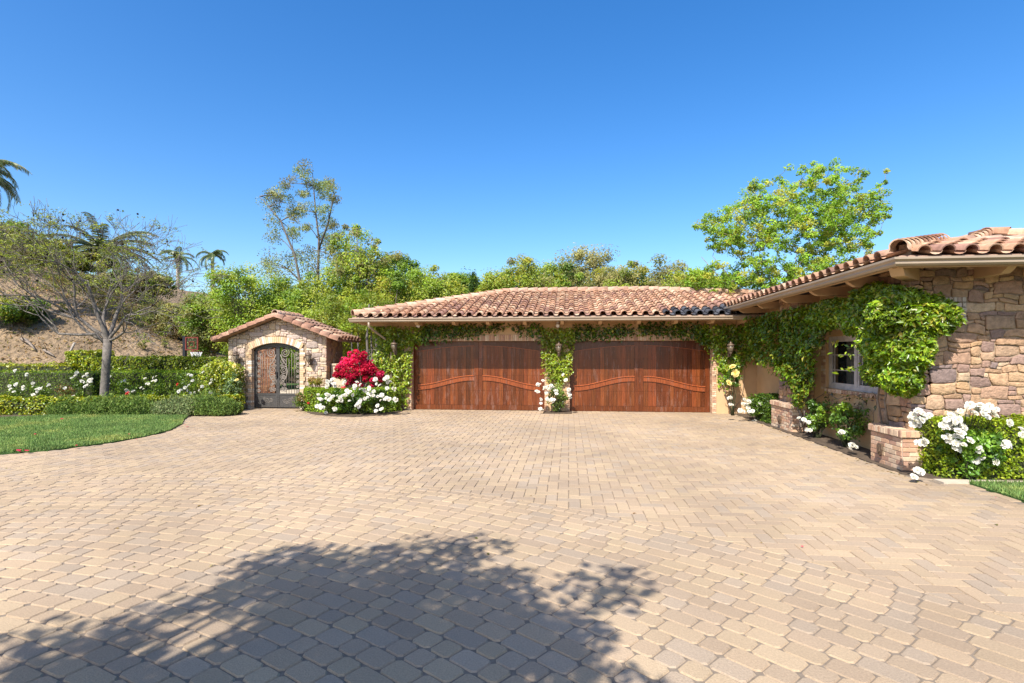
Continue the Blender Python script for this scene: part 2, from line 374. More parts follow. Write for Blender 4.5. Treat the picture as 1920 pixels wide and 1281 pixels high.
while r < RR - .01:
    a = rnd.uniform(-.1, 0); w = cw if r+cw*1.5 < RR else RR-r
    soldier = (r+cw*1.5 >= RR)
    if soldier: w = RR-r
    a0 = a
    while a < pi*1.05:
        L_ = .16 if soldier else rnd.choice((.155,.16,.225,.225,.28))
        da = L_/r; gp = .0032
        x = CX+(r+w/2)*cos(a+da/2); y = CY+(r+w/2)*sin(a+da/2)
        if paved(x, y):
            q = []
            for (rr_, aa) in ((r+gp, a+gp/r), (r+w-gp, a+gp/r), (r+w-gp, a+da-gp/r), (r+gp, a+da-gp/r)):
                jx = rnd.uniform(-.0025,.0025); q.append((CX+rr_*cos(aa)+jx, CY+rr_*sin(aa)-jx))
            paver(pv, q, pcol(), rc=.023, bev=.0075)
        a += da
    r += w
# herringbone
hw = .138
for i in range(-136, 66):
    for j in range(-17, 140):
        m4 = (i - j) % 4
        # horizontal brick starts where (i-j)%4==0 covering (i,j),(i+1,j); vertical where ==2 covering (i,j),(i,j+1) shifted
        if m4 == 0: x0, y0, x1, y1 = i, j, i+2, j+1
        elif m4 == 3: x0, y0, x1, y1 = i, j-0, i+1, j+2
        else: continue
        X0, Y0, X1, Y1 = x0*hw, y0*hw, x1*hw, y1*hw
        cxm, cym = (X0+X1)/2, (Y0+Y1)/2
        if math.hypot(cxm-CX, cym-CY) < RR-.2 or not paved(cxm, cym): continue
        gp = .0024; qd = [(X0+gp,Y0+gp),(X1-gp,Y0+gp),(X1-gp,Y1-gp),(X0+gp,Y1-gp)]
        if math.hypot(cxm-CX, cym-CY) < RR+.3:
            qd = clip_ring(qd, RR+.006)
            if len(qd) < 3 or math.hypot(max(q[0] for q in qd)-min(q[0] for q in qd), max(q[1] for q in qd)-min(q[1] for q in qd)) < .05: continue
        paver(pv, qd, pcol(), rc=.012)
# two header courses in front of the garage doors
tag(pv.build('driveway_paving', M['paver']), kind='structure')
g = MB(); g.poly([(-18,-3,-.0086),(5.36,-3,-.0086),(5.36,17.7,-.0086),(-18,17.7,-.0086)]); tag(g.build('driveway_base', M['joint']), kind='structure')

# ================================================================== WALL BUILDERS
STC = [(.47,.29,.165),(.43,.26,.15),(.50,.33,.19),(.37,.225,.145),(.32,.20,.15),(.28,.18,.14),(.53,.37,.235),(.41,.265,.165),(.46,.285,.15),(.35,.225,.17),(.24,.17,.145),(.49,.31,.175),(.45,.275,.16),(.39,.235,.165),(.34,.21,.15)]
STL = [(.56,.42,.30),(.52,.38,.25),(.60,.46,.31),(.44,.33,.26),(.48,.36,.28),(.58,.42,.26),(.40,.31,.25),(.54,.41,.30)]
BRC = [(.58,.38,.23),(.52,.31,.19),(.62,.45,.30),(.48,.28,.18),(.66,.50,.34),(.55,.36,.24),(.42,.25,.17)]
def warp(u, v, s, seed):
    n1 = noise.noise(Vector((u*5+seed, v*5, 1.7))); n2 = noise.noise(Vector((u*5, v*5+seed, 7.3)))
    return u+n1*s, v+n2*s
def stones(g, O, U, V, Nn, w, h, cell, ok, pal, depth=.035, wp=.05, sizes=((3,2),(4,2),(5,2),(2,2),(3,1),(4,1),(2,1),(5,3),(3,3),(2,3),(1,1),(6,2)), seed=0, warpedge=True, gap=.0045):
    O, U, V, Nn = Vector(O), Vector(U), Vector(V), Vector(Nn); nu = int(round(w/cell)); nv = int(round(h/cell)); cu = w/nu; cv = h/nv
    occ = [[0]*nu for _ in range(nv)]; rd = random.Random(seed+3)
    for j in range(nv):
        for i in range(nu):
            if occ[j][i] or not ok((i+.5)*cu, (j+.5)*cv): continue
            sz = list(sizes); rd.shuffle(sz)
            for (a, b) in sz+[(1,1)]:
                if i+a > nu or j+b > nv: continue
                if all(not occ[jj][ii] and ok((ii+.5)*cu, (jj+.5)*cv) for jj in range(j, j+b) for ii in range(i, i+a)): break
            for jj in range(j, j+b):
                for ii in range(i, i+a): occ[jj][ii] = 1
            u0, u1, v0, v1 = i*cu+gap, (i+a)*cu-gap, j*cv+gap, (j+b)*cv-gap
            rc = min(u1-u0, v1-v0)*rd.uniform(.05,.22)
            pts = [(u0+rc,v0),((u0+u1)/2,v0),(u1-rc,v0),(u1,v0+rc),(u1,(v0+v1)/2),(u1,v1-rc),(u1-rc,v1),((u0+u1)/2,v1),(u0+rc,v1),(u0,v1-rc),(u0,(v0+v1)/2),(u0,v0+rc)]
            if warpedge:
                q = []
                for (u, v) in pts:
                    uu, vv = warp(u, v, wp, seed); ed = min(1, min(u, w-u)/.15, min(v, h-v)/.15); ed = max(0, ed)
                    q.append((u+(uu-u)*ed, v+(vv-v)*ed))
                pts = q
            cu_, cv_ = sum(p[0] for p in pts)/12, sum(p[1] for p in pts)/12
            d = depth*rd.uniform(.5, 1.15); tilt = (rd.uniform(-.25,.25), rd.uniform(-.25,.25))
            c = rd.choice(pal); k = rd.uniform(.85, 1.12); c = tuple(x*k for x in c)
            b0 = len(g.v)
            for (s_, dd) in ((1, -.01), (.99, d*.72), (.93, d*.96), (.5, d)):
                for (u, v) in pts:
                    uu = cu_+(u-cu_)*s_; vv = cv_+(v-cv_)*s_
                    dn = dd + ((uu-cu_)*tilt[0]+(vv-cv_)*tilt[1])*.3 if dd > 0 else dd
                    dn += (noise.noise(Vector((uu*9, vv*9, seed)))*.012 if dd > d*.6 else 0)
                    g.v.append(tuple(O+U*uu+V*vv+Nn*dn))
            for rI in range(3):
                for q in range(12):
                    q2 = (q+1)%12; g.face((b0+rI*12+q, b0+rI*12+q2, b0+(rI+1)*12+q2, b0+(rI+1)*12+q), c, rI > 0)
            g.face(tuple(b0+36+q for q in range(12)), c, True)
def bricks(g, O, U, V, Nn, w, h, bw, bh, pal=BRC, depth=.012, ok=None, bond=.5, gap=.005, seed=0):
    O, U, V, Nn = Vector(O), Vector(U), Vector(V), Vector(Nn); rd = random.Random(seed)
    nr = max(1, int(round(h/bh))); bh = h/nr
    for j in range(nr):
        u = -bw*bond if j % 2 else 0
        while u < w-.001:
            u0 = max(0, u); u1 = min(w, u+bw); u += bw
            if u1-u0 < .02: continue
            if ok and not ok((u0+u1)/2, (j+.5)*bh): continue
            c = rd.choice(pal); k = rd.uniform(.88,1.1); c = tuple(x*k for x in c); d = depth*rd.uniform(.75,1.2)
            a0, a1, b0_, b1_ = u0+gap, u1-gap, j*bh+gap, (j+1)*bh-gap; e = .003
            b = len(g.v)
            for (dd, e_) in ((-.004, 0), (d*.8, 0), (d, e)):
                for (uu, vv) in ((a0+e_,b0_+e_),(a1-e_,b0_+e_),(a1-e_,b1_-e_),(a0+e_,b1_-e_)): g.v.append(tuple(O+U*uu+V*vv+Nn*dd))
            g.face((b+8,b+9,b+10,b+11), c)
            for q in range(4):
                q2 = (q+1)%4; g.face((b+q,b+q2,b+4+q2,b+4+q), c); g.face((b+4+q,b+4+q2,b+8+q2,b+8+q), c)
TC = [(.41,.225,.135),(.46,.275,.17),(.35,.185,.115),(.51,.325,.205),(.39,.225,.15),(.43,.24,.145),(.30,.165,.12),(.55,.37,.24)]
def tiles(g, O, E, S, w, l, ok, sp=.3, ex=.37, dark=None, seed=0, pal=TC):
    """mission tiles; O lower corner, E along the eave, S up the slope (unit vectors)"""
    O, E, S = Vector(O), Vector(E).normalized(), Vector(S).normalized(); Nn = E.cross(S).normalized()
    if Nn.z < 0: Nn = -Nn
    rd = random.Random(seed); nc = int(w/sp); nr = int(l/ex)+1; seg = 6
    for i in range(nc+1):
        for j in range(nr):
            for kind in (0, 1):
                u = i*sp + (0 if kind else sp/2); v = j*ex
                if not ok(u, v+ex*.5): continue
                c = rd.choice(pal); k = rd.uniform(.85,1.15); c = tuple(x*k for x in c)
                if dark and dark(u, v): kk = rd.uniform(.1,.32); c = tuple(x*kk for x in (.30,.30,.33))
                ju = rd.uniform(-.008,.008); jr = rd.uniform(-.004,.008); L_ = ex*1.14
                r0, r1 = (.098,.082) if kind else (.086,.098)
                b = len(g.v)
                rings = ((0, r0, 1), (L_, r1, 0)) 
                for (dv, rr_, lo) in rings:
                    lift = (.052 if lo else .022) if kind else (.064 if lo else .04)
                    for k_ in range(seg+1):
                        w_ = pi*k_/seg
                        uu = u+ju-rr_*cos(w_)
                        hh = lift+jr+(rr_*sin(w_)*.95 if kind else -rr_*sin(w_)*.62)
                        g.v.append(tuple(O+E*uu+S*(v+dv)+Nn*(hh)))
                for k_ in range(seg): g.face((b+k_, b+k_+1, b+seg+2+k_, b+seg+1+k_), c, True)
                if kind:    # thick lower lip
                    b2 = len(g.v); rr_ = r0-.016
                    for k_ in range(seg+1):
                        w_ = pi*k_/seg; g.v.append(tuple(O+E*(u+ju-rr_*cos(w_))+S*(v+.002)+Nn*(.052+jr+rr_*sin(w_)*.95-.004)))
                    for k_ in range(seg+1):
                        w_ = pi*k_/seg; g.v.append(tuple(O+E*(u+ju-rr_*cos(w_))+S*(v+.12)+Nn*(.045+jr+rr_*sin(w_)*.95-.004)))
                    for k_ in range(seg):
                        g.face((b+k_, b2+k_, b2+k_+1, b+k_+1), tuple(x*1.0 for x in c))
                        g.face((b2+k_, b2+seg+1+k_, b2+seg+2+k_, b2+k_+1), c)
def caps(g, P0, P1, r=.12, ex=.36, up=(0,0,1), seed=0, pal=TC, lift=.05, fill=.14):
    P0, P1 = Vector(P0), Vector(P1); t = P1-P0; L_ = t.length; t.normalize(); a = t.cross(Vector(up)).normalized(); n_ = a.cross(t).normalized(); rd = random.Random(seed)
    nC = max(1, int(round(L_/ex))); ex = L_/nC; seg = 8
    hw_ = r*.62; q_ = [P0+t*.28+a*(hw_*x_)+n_*z_ for x_, z_ in ((-1,-fill),(1,-fill),(1,lift+.25*r),(-1,lift+.25*r))]; g.prism(q_, t*(L_-.28), (.40,.28,.19))
    for k in range(nC):
        c = rd.choice(pal); kk = rd.uniform(.88,1.12); c = tuple(x*kk for x in c); b = len(g.v); r0 = r*(1.05); r1 = r*.88
        for (s_, rr_, lf) in ((k*ex, r0, lift+.02), ((k+1.12)*ex, r1, lift-.005)):
            for q in range(seg+1):
                w_ = -.25+ (pi+.5)*q/seg; g.v.append(tuple(P0+t*s_+a*(rr_*cos(w_))+n_*(rr_*sin(w_)*.9+lf-(.035 if sin(w_) < .2 else 0))))
        for q in range(seg): g.face((b+q, b+q+1, b+seg+2+q, b+seg+1+q), c, True)
        b2 = len(g.v)
        for q in range(seg+1):
            w_ = -.25+(pi+.5)*q/seg; g.v.append(tuple(P0+t*(k*ex+.003)+a*((r0-.018)*cos(w_))+n_*((r0-.018)*sin(w_)*.9+lift+.018)))
        for q in range(seg): g.face((b+q, b2+q, b2+q+1, b+q+1), c)
def slope_vec(dx, dy, s): v = Vector((dx, dy, s)); return v.normalized()
def gutter(g, P0, P1, out, c=(1,1,1)):
    """K-style gutter along P0-P1 (top back edge), out = horizontal outward unit"""
    P0, P1, out = Vector(P0), Vector(P1), Vector(out); Z = Vector((0,0,1))
    prof = [(0,0),(0,-.115),(.06,-.115),(.085,-.09),(.085,-.06),(.115,-.03),(.115,0),(.105,0),(.10,-.022),(.07,-.052),(.07,-.085),(.055,-.10),(.012,-.10),(.012,0)]
    pts = [P0+out*a+Z*b for a, b in prof]; g.prism(pts, P1-P0, c)
def corbel(parent, P, d, L_=.72, w=.1, h=.16, name='corbel'):
    """rafter tail from wall point P (top) outward along d, with a scrolled cut end"""
    d = Vector(d).normalized(); P = Vector(P); Z = Vector((0,0,1)); s = d.cross(Z).normalized()
    prof = [(-.05,0),(L_,0),(L_,-.045),(L_-.03,-.055),(L_-.05,-.09),(L_-.10,-.13),(L_-.17,-h),(-.05,-h)]
    g = MB(); g.prism([P+d*a+Z*b-s*w/2 for a, b in prof], s*w)
    return g.build(name, M['trim'], parent)

# ================================================================== GARAGE
YF, YD = 16.6, 16.85; XL = -5.67; XD = (-4.93, -.733, .026, 4.24); ZD = 2.17; ZE = 2.84
gar = thing('garage_building', 'low tan stucco garage with two wide brown wooden doors and clay tile hip roof', 'garage', (0, YF, 0))
g = MB()
g.box(XL, XD[0]-.0, YF, YF+.35, -.05, 2.86); g.box(XD[1], XD[2], YF, YF+.35, -.05, ZD); g.box(XD[3], 5.52, YF, YF+.35, -.05, 2.86)
g.box(XD[0], XD[3], YF+.002, YF+.35, ZD, 2.86)
g.box(XL, XL+.2, YF+.35, 24.4, -.05, 2.86); g.box(XL+.2, 6.5, 24.2, 24.4, -.05, 2.86); g.box(6.3, 6.5, 17.2, 24.2, -.05, 2.86)
g.build('wall', M['stucco'], gar)
# inside behind the doors
g = MB(); g.box(XD[0]-.1, XD[1]+.1, YD+.06, YD+.1, 0, ZD+.1); g.box(XD[2]-.1, XD[3]+.1, YD+.06, YD+.1, 0, ZD+.1); g.build('backing_board', M['dark'], gar)
# brick trims
g = MB()
bricks(g, (XD[0], YF, ZD), (0,0,1), (1,0,0), (0,-1,0), .20, XD[1]-XD[0], .2, .062, pal=BRC, depth=.02, bond=0, seed=1)
g.build('brick_lintel', M['brick'], gar); g = MB()
bricks(g, (XD[2], YF, ZD), (0,0,1), (1,0,0), (0,-1,0), .20, XD[3]-XD[2], .2, .062, pal=BRC, depth=.02, bond=0, seed=2)
g.build('brick_lintel', M['brick'], gar)
for k, (x, s) in enumerate(((XD[0], -1), (XD[1], 1), (XD[2], -1), (XD[3], 1))):
    g = MB(); wd = .12 if k in (0, 3) else .10
    x0 = x-wd if s < 0 else x
    bricks(g, (x0, YF, 0), (1,0,0), (0,0,1), (0,-1,0), wd, ZD, .12, .062, depth=.018, seed=10+k, bond=.5)
    if s < 0: bricks(g, (x, YF, 0), (0,1,0), (0,0,1), (1,0,0), .22, ZD, .2, .062, depth=.006, seed=20+k)
    else: bricks(g, (x, YF, 0), (0,1,0), (0,0,1), (-1,0,0), .22, ZD, .2, .062, depth=.006, seed=20+k)
    g.build('brick_jamb', M['brick'], gar)
# doors
def smooth(t): t = max(0, min(1, t)); return t*t*(3-2*t)
def garage_door(x0, x1, seed):
    rd = random.Random(seed); W_ = x1-x0; y = YD
    door = MB(); door.box(x0, x1, y+.012, y+.05, 0.01, ZD, (.55,.55,.55)); dr = door.build('garage_door', M['wood'], gar)
    for leaf in (0, 1):
        a0 = x0+.02 if leaf == 0 else (x0+x1)/2+.004; a1 = (x0+x1)/2-.004 if leaf == 0 else x1-.02; lw = a1-a0
        st = .13
        g = MB(); n = int((lw-2*st)/.125); pw = (lw-2*st)/n
        for i in range(n):
            xa = a0+st+i*pw; k = rd.uniform(.62,1.38); c = (k, k*rd.uniform(.92,1.08), k)
            for (z0, z1) in ((.17,.62),(.624,1.09),(1.094,1.62),(1.624,ZD-.02)):
                g.box(xa+.003, xa+pw-.003, y-.008-rd.uniform(0,.002), y+.014, z0, z1, c)
        g.build('plank_panel', M['wood'], dr)
        for xa in (a0, a1-st):
            g = MB()
            for (z0, z1) in ((.01,.62),(.624,1.09),(1.094,1.62),(1.624,ZD)):
                k = rd.uniform(.8,1.1); g.box(xa, xa+st, y-.03, y+.012, z0, z1, (k,k*.96,k))
            g.build('stile', M['wood'], dr)
        g = MB(); k = rd.uniform(.8,1); g.box(a0+st, a1-st, y-.028, y+.012, .01, .165, (k,k,k)); g.build('bottom_rail', M['wood'], dr)
        def curve_rail(f0, f1, nm, yy, kk):
            g = MB(); n = 24; b = 0
            for i in range(n):
                t0, t1 = i/n, (i+1)/n; xa = a0+st+(lw-2*st)*t0; xb = a0+st+(lw-2*st)*t1
                s0 = t0 if leaf == 0 else 1-t0; s1 = t1 if leaf == 0 else 1-t1
                g.prism([(xa,yy,f0(s0)),(xb,yy,f0(s1)),(xb,yy,f1(s1)),(xa,yy,f1(s0))], (0,y+.013-yy,0), (kk,kk*.95,kk))
            return g.build(nm, M['wood'], dr)
        fl = lambda s: .63+.30*smooth(s*1.05)
        curve_rail(fl, lambda s: fl(s)+.145, 'curved_rail', y-.036, 1.7)  # rail lightened to look lit, the light put into its wood tint
        curve_rail(lambda s: fl(s)+.145, lambda s: fl(s)+.168, 'curved_moulding', y-.06, 2.6)
        top = lambda s: 1.86+.17*math.sin(min(1, s)*pi/2)
        curve_rail(top, lambda s: ZD, 'arched_top_rail', y-.030, .62)
        curve_rail(lambda s: top(s)-.014, top, 'arched_moulding', y-.05, 2.4)
    return dr
for (xa, xb) in ((XD[0], XD[1]), (XD[2], XD[3])):
    g = MB(); n = 28; f = lambda x: ZD-.012-.15*max(0, 1-min(x-xa, xb-x)/.55)**2.0
    for i in range(n*2):
        u0, u1 = xa+(xb-xa)*i/(2*n), xa+(xb-xa)*(i+1)/(2*n); g.prism([(u0,YF+.13,f(u0)),(u1,YF+.13,f(u1)),(u1,YF+.13,ZD-.001),(u0,YF+.13,ZD-.001)], (0,.09,0), (.5,.5,.5))
    g.build('door_header', M['wood'], gar)
garage_door(XD[0]+.0, XD[1], 1); garage_door(XD[2], XD[3], 2)
# roof
EY = 15.75; SL = .272; RY = 20.1; EXL = -6.52; ZR = ZE+.03+SL*(RY-EY)
zr = lambda y: ZE+.03+SL*(y-EY)
FP = [(EXL,EY),(5.6,EY),(6.6,EY),(6.6,18.9),(5.8,19.12),(2.88,RY),(-2.2,RY)]
g = MB()
def rp(pts, z=zr): return [(x, y, z(y)) for x, y in pts]
g.prism(rp(FP), (0,0,-.09), (.42,.27,.19))
BY = RY+(RY-EY)
g.prism([(EXL,EY,zr(EY)),(-2.2,RY,ZR),(EXL,BY,zr(EY))], (0,0,-.09), (.42,.27,.19))
g.prism([(-2.2,RY,ZR),(2.88,RY,ZR),(7.2,BY,zr(EY)),(EXL,BY,zr(EY))], (0,0,-.09), (.42,.27,.19))
g.prism([(2.88,RY,ZR),(5.8,19.12,zr(19.12)),(6.6,18.9,zr(18.9)),(7.2,BY,zr(EY))], (0,0,-.09), (.42,.27,.19))
S = slope_vec(0,1,SL); k = math.hypot(1, SL)
def okf(u, v): return inpoly(EXL+u, EY+v/k, FP) and EXL+u < 6.4
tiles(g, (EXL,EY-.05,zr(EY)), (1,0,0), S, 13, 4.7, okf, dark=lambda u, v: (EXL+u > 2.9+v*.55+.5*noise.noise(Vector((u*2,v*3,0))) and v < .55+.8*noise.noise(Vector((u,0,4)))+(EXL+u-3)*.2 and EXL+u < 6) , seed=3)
LW = (RY-EY)*2; sx = (RY-EY)*SL/4.32
tiles(g, (EXL,BY,zr(EY)), (0,-1,0), slope_vec(1,0,sx), LW, 4.5, lambda u, v: (v/k*1.0) < min(u, LW-u)-.05, seed=4)
tiles(g, (7.2,BY+.05,zr(EY)), (-1,0,0), slope_vec(0,-1,SL), 13.7, 4.6, lambda u, v: v/k < 4.3 and inpoly(7.2-u, BY-v/k, [(-2.2,RY),(2.88,RY),(7.2,BY),(EXL,BY)]), seed=5)
roof = g.build('roof', M['tile'], gar)
PALC = [(.52,.34,.23),(.48,.30,.20),(.56,.38,.27),(.44,.26,.17)]
g = MB()
caps(g, (EXL+.02,EY+.02,zr(EY)+.06), (-2.2,RY,ZR+.03), seed=1, pal=PALC); caps(g, (EXL+.02,BY,zr(EY)+.03), (-2.2,RY,ZR+.03), seed=2)
caps(g, (2.88,RY,ZR+.03), (-2.25,RY,ZR+.03), seed=3, pal=PALC); caps(g, (6.4,18.95,zr(18.95)+.03), (2.88,RY,ZR+.03), seed=4, pal=PALC)
g.build('ridge_tiles', M['tile'], roof)
g = MB(); gutter(g, (EXL-.05, EY-.01, ZE), (5.0, EY-.01, ZE), (0,-1,0)); gutter(g, (EXL-.01, EY, ZE), (EXL-.01, BY, ZE), (-1,0,0)); g.build('gutter', M['gutter'], gar)
g = MB(); g.box(EXL+.02, 5.0, EY+.0, EY+.04, ZE-.12, ZE); g.box(EXL+.02, EXL+.05, EY+.04, BY, ZE-.12, ZE)
# boxed-out rafter boards under the eave
g.poly([(EXL+.03,EY+.03,ZE-.06),(5.5,EY+.03,ZE-.06),(5.5,YF,ZE+.14),(XL,YF,ZE+.14)]); g.poly([(EXL+.03,EY+.03,ZE-.06),(XL,YF,ZE+.14),(XL,BY-.8,ZE+.14),(EXL+.03,BY,ZE-.06)])
g.build('eave_board', M['trim'], gar)
for px in (779,849,913,983,1054,1126,1199,1269,1338,1398):
    x = PY(px, 610, EY+.1).x; corbel(gar, (x, YF, ZE-.03), (0,-1,0), L_=.74)
for yy in (16.75, 17.9, 19.1, 20.3): corbel(gar, (XL, yy, ZE-.03), (-1,0,0), L_=.74)
corbel(gar, (XL+.02, YF+.02, ZE-.03), (-1,-1,0), L_=1.05, w=.12)
x = PY(706, 610, EY).x
g = MB(); dpx = XL+.10
g.tube([(-5.98,EY-.05,ZE-.12),(-5.98,EY-.05,ZE-.24),(-5.9,EY+.15,ZE-.36),(-5.66,YF-.1,ZE-.66),(dpx,YF-.06,ZE-.8),(dpx,YF-.06,.05)], .035, 8)
g.build('downspout', M['gutter'], gar)

# ================================================================== WING (right)
XW = 5.5; XP = 5.2; YS = 8.85; WE = 3.10; WX = 4.6; WY = 8.1; WS = .275
wing = thing('house_wing', 'tan stucco and fieldstone house wing with clay tile roof on the right', 'house', (XW, 12, 0))
g = MB()
wy0, wy1, wz0, wz1 = 10.05, 12.27, 1.04, 2.13          # window hole
g.box(XW, XW+.25, 9.3, wy0, -.05, 3.15); g.box(XW, XW+.25, wy1, 16.62, -.05, 3.15)
g.box(XW, XW+.25, wy0, wy1, -.05, wz0); g.box(XW, XW+.25, wy0, wy1, wz1, 3.15)
g.build('wall', M['stucco'], wing)
g = MB(); g.box(XP+.02, 14, YS+.02, YS+.5, -.05, 3.2); g.box(XP+.02, XW+.02, YS+.02, 9.72, -.05, 3.2)
g.box(XP-.02, XW+.01, 12.82, 13.95, -.05, 3.1)
g.build('stone_backing', M['mortar'], wing)
g = MB(); big = ((3,2),(4,2),(5,2),(6,2),(3,1),(4,1),(5,1),(2,1),(4,2),(2,2),(6,3),(5,2),(3,2),(4,3))
qx = 1.15   # brick patch near the top of the corner (beside a hidden vent)
def okfront(u, v): return not (u < .78 and 2.25 < v < 2.62) 
stones(g, (XP+.0, YS+.02, 0), (1,0,0), (0,0,1), (0,-1,0), 8.5, 3.2, .066, okfront, STC, depth=.028, wp=.06, sizes=big, seed=5)
stones(g, (XP+.02, 9.72, 0), (0,-1,0), (0,0,1), (-1,0,0), .87, 3.1, .078, lambda u, v: True, STC, depth=.045, wp=.05, seed=8)
g.build('stone_facing', M['stone'], wing)
g = MB()
bricks(g, (XP+.02, YS+.01, 2.545), (0,0,1), (1,0,0), (0,-1,0), .078*1, .76, .078, .062, pal=[(.5,.42,.34),(.56,.46,.36),(.46,.34,.27)], depth=.03, bond=0, seed=4)
bricks(g, (XP+.02, YS+.01, 2.25), (1,0,0), (0,0,1), (0,-1,0), .76, .29, .2, .072, pal=[(.5,.42,.34),(.56,.46,.36),(.40,.30,.25)], depth=.03, seed=5)
g.build('brick_inset', M['brick'], wing)
# pilaster beyond the window
g = MB(); stones(g, (XP-.02, 13.95, .6), (0,-1,0), (0,0,1), (-1,0,0), 1.13, 2.5, .075, lambda u, v: True, [tuple(x*1.05 for x in c) for c in STC], depth=.03, wp=.03, seed=12)
stones(g, (XP-.02, 12.82, .6), (1,0,0), (0,0,1), (0,-1,0), .32, 2.5, .075, lambda u, v: True, STC, depth=.03, wp=.03, seed=13)
g.build('stone_pilaster', M['stone'], wing)
def brick_base(x0, y0, y1, h, seed):
    g = MB(); g.box(x0, XW, y0, y1, -.05, h-.1, (.5,.4,.3)); g.box(x0-.03, XW, y0-.03, y1+.03, h-.1, h, (.5,.4,.3))
    L_ = y1-y0
    bricks(g, (x0, y1, .0), (0,-1,0), (0,0,1), (-1,0,0), L_, h-.11, .2, .068, seed=seed, depth=.014)
    bricks(g, (x0, y0, .0), (1,0,0), (0,0,1), (0,-1,0), XW-x0, h-.11, .2, .068, seed=seed+1, depth=.014)
    bricks(g, (x0-.03, y1+.03, h-.1), (0,0,1), (0,-1,0), (-1,0,0), .1, L_+.06, .1, .068, bond=0, seed=seed+2, depth=.01)
    bricks(g, (x0-.03, y0-.03, h-.1), (0,0,1), (1,0,0), (0,-1,0), .1, XW-x0+.03, .1, .068, bond=0, seed=seed+3, depth=.01)
    bricks(g, (x0-.03, y1+.03, h), (0,-1,0), (1,0,0), (0,0,1), L_+.06, .2, .068, .2, bond=0, seed=seed+4, depth=.01)
    g.build('brick_base', M['brick'], wing)
brick_base(5.0, 12.76, 13.98, .62, 30); brick_base(5.0, 8.72, 9.55, .60, 40)
# window
win = MB(); win.box(XW+.06, XW+.12, wy0, wy0+.07, wz0, wz1); win.box(XW+.06, XW+.12, wy1-.07, wy1, wz0, wz1); win.box(XW+.06, XW+.12, wy0+.07, wy1-.07, wz0, wz0+.07); win.box(XW+.06, XW+.12, wy0+.07, wy1-.07, wz1-.07, wz1)
ym = (wy0+wy1)/2; win.box(XW+.055, XW+.12, ym-.045, ym+.045, wz0+.07, wz1-.07)
wn = win.build('window', M['frame'], wing)
for (a, b) in ((wy0+.07, ym-.045), (ym+.045, wy1-.07)):
    g = MB(); z0, z1 = wz0+.07, wz1-.07
    g.box(XW+.07,XW+.11,a,a+.045,z0,z1); g.box(XW+.07,XW+.11,b-.045,b,z0,z1); g.box(XW+.07,XW+.11,a+.045,b-.045,z0,z0+.05); g.box(XW+.07,XW+.11,a+.045,b-.045,z1-.045,z1); g.build('sash', M['frame'], wn)
    g = MB()
    for t in (1/3, 2/3): zz = z0+(z1-z0)*t+.0; g.box(XW+.078,XW+.1,a+.045,b-.045,zz-.01,zz+.01)
    g.box(XW+.08,XW+.098,b-.15,b-.132,z0+.05,z1-.045)
    g.build('glazing_bar', M['frame'], wn)
    g = MB(); g.poly([(XW+.09,a+.045,z0+.05),(XW+.09,b-.045,z0+.05),(XW+.09,b-.045,z1-.045),(XW+.09,a+.045,z1-.045)]); g.build('pane', M['glass'], wn)
g = MB(); n = 60
for i in range(n):
    ya, yb = wy0+(wy1-wy0)*i/n, wy0+(wy1-wy0)*(i+1)/n; xa, xb = XW+.45+.05*sin(i*.9), XW+.45+.05*sin((i+1)*.9)
    if .42 < (i/n) < .58: continue
    g.poly([(xa,ya,wz0-.3),(xb,yb,wz0-.3),(xb,yb,wz1+.2),(xa,ya,wz1+.2)])
g.build('curtain', M['curtain'], wn)
g = MB(); g.box(XW+1.2,XW+1.25,9.4,13,0,3); g.box(XW+.25,XW+1.2,9.4,9.45,0,3); g.box(XW+.25,XW+1.2,12.95,13,0,3); g.box(XW+.25,XW+1.2,9.45,12.95,2.6,2.65); g.build('room_lining', M['dark'], wing)
g = MB(); bricks(g, (XW, wy1+.02, wz0-.09), (0,0,1), (0,-1,0), (-1,0,0), .09, wy1-wy0+.04, .09, .065, bond=0, depth=.05, seed=61)
bricks(g, (XW, wy1+.20, wz0-.05), (0,-1,0), (0,0,1), (-1,0,0), .2, wz1-wz0+.1, .2, .065, depth=.012, seed=62)
bricks(g, (XW, wy0, wz0-.05), (0,-1,0), (0,0,1), (-1,0,0), .2, wz1-wz0+.1, .2, .065, depth=.012, seed=63)
g.build('brick_surround', M['brick'], wing)
# roof planes
D2 = 1.62; ZW = WE+.03; zR2 = ZW+WS*D2; k2 = math.hypot(1, WS)
g = MB()
LPn = [(WX,WY,ZW),(WX+D2,WY+D2,zR2),(WX+D2,18.6,zR2),(WX,16.2,ZW)]
g.prism(LPn, (0,0,-.09), (.42,.27,.19)); g.prism([(WX,WY,ZW),(15,WY,ZW),(15,WY+D2,zR2),(WX+D2,WY+D2,zR2)], (0,0,-.09), (.42,.27,.19))
g.prism([(WX+D2,WY+D2,zR2),(15,WY+D2,zR2),(15,WY+2*D2,ZW+.1),(WX+2*D2,WY+2*D2,ZW+.1),(WX+2*D2,18.6,ZW+.1),(WX+D2,18.6,zR2)], (0,0,-.09), (.42,.27,.19)) if False else None
g.prism([(WX+D2,WY+D2,zR2),(15,WY+D2,zR2),(15,18.6,zR2-.4),(WX+D2,18.6,zR2)], (0,0,-.09), (.42,.27,.19))
tiles(g, (WX-.05,16.3,ZW), (0,-1,0), slope_vec(1,0,WS), 8.3, D2*k2, lambda u, v: v/k2 < min((16.3-u)-WY, D2-.05), seed=8)
tiles(g, (WX,WY-.05,ZW), (1,0,0), slope_vec(0,1,WS), 10.4, D2*k2, lambda u, v: v/k2 < min(u, D2-.05), seed=9)
rf = g.build('roof', M['tile'], wing)
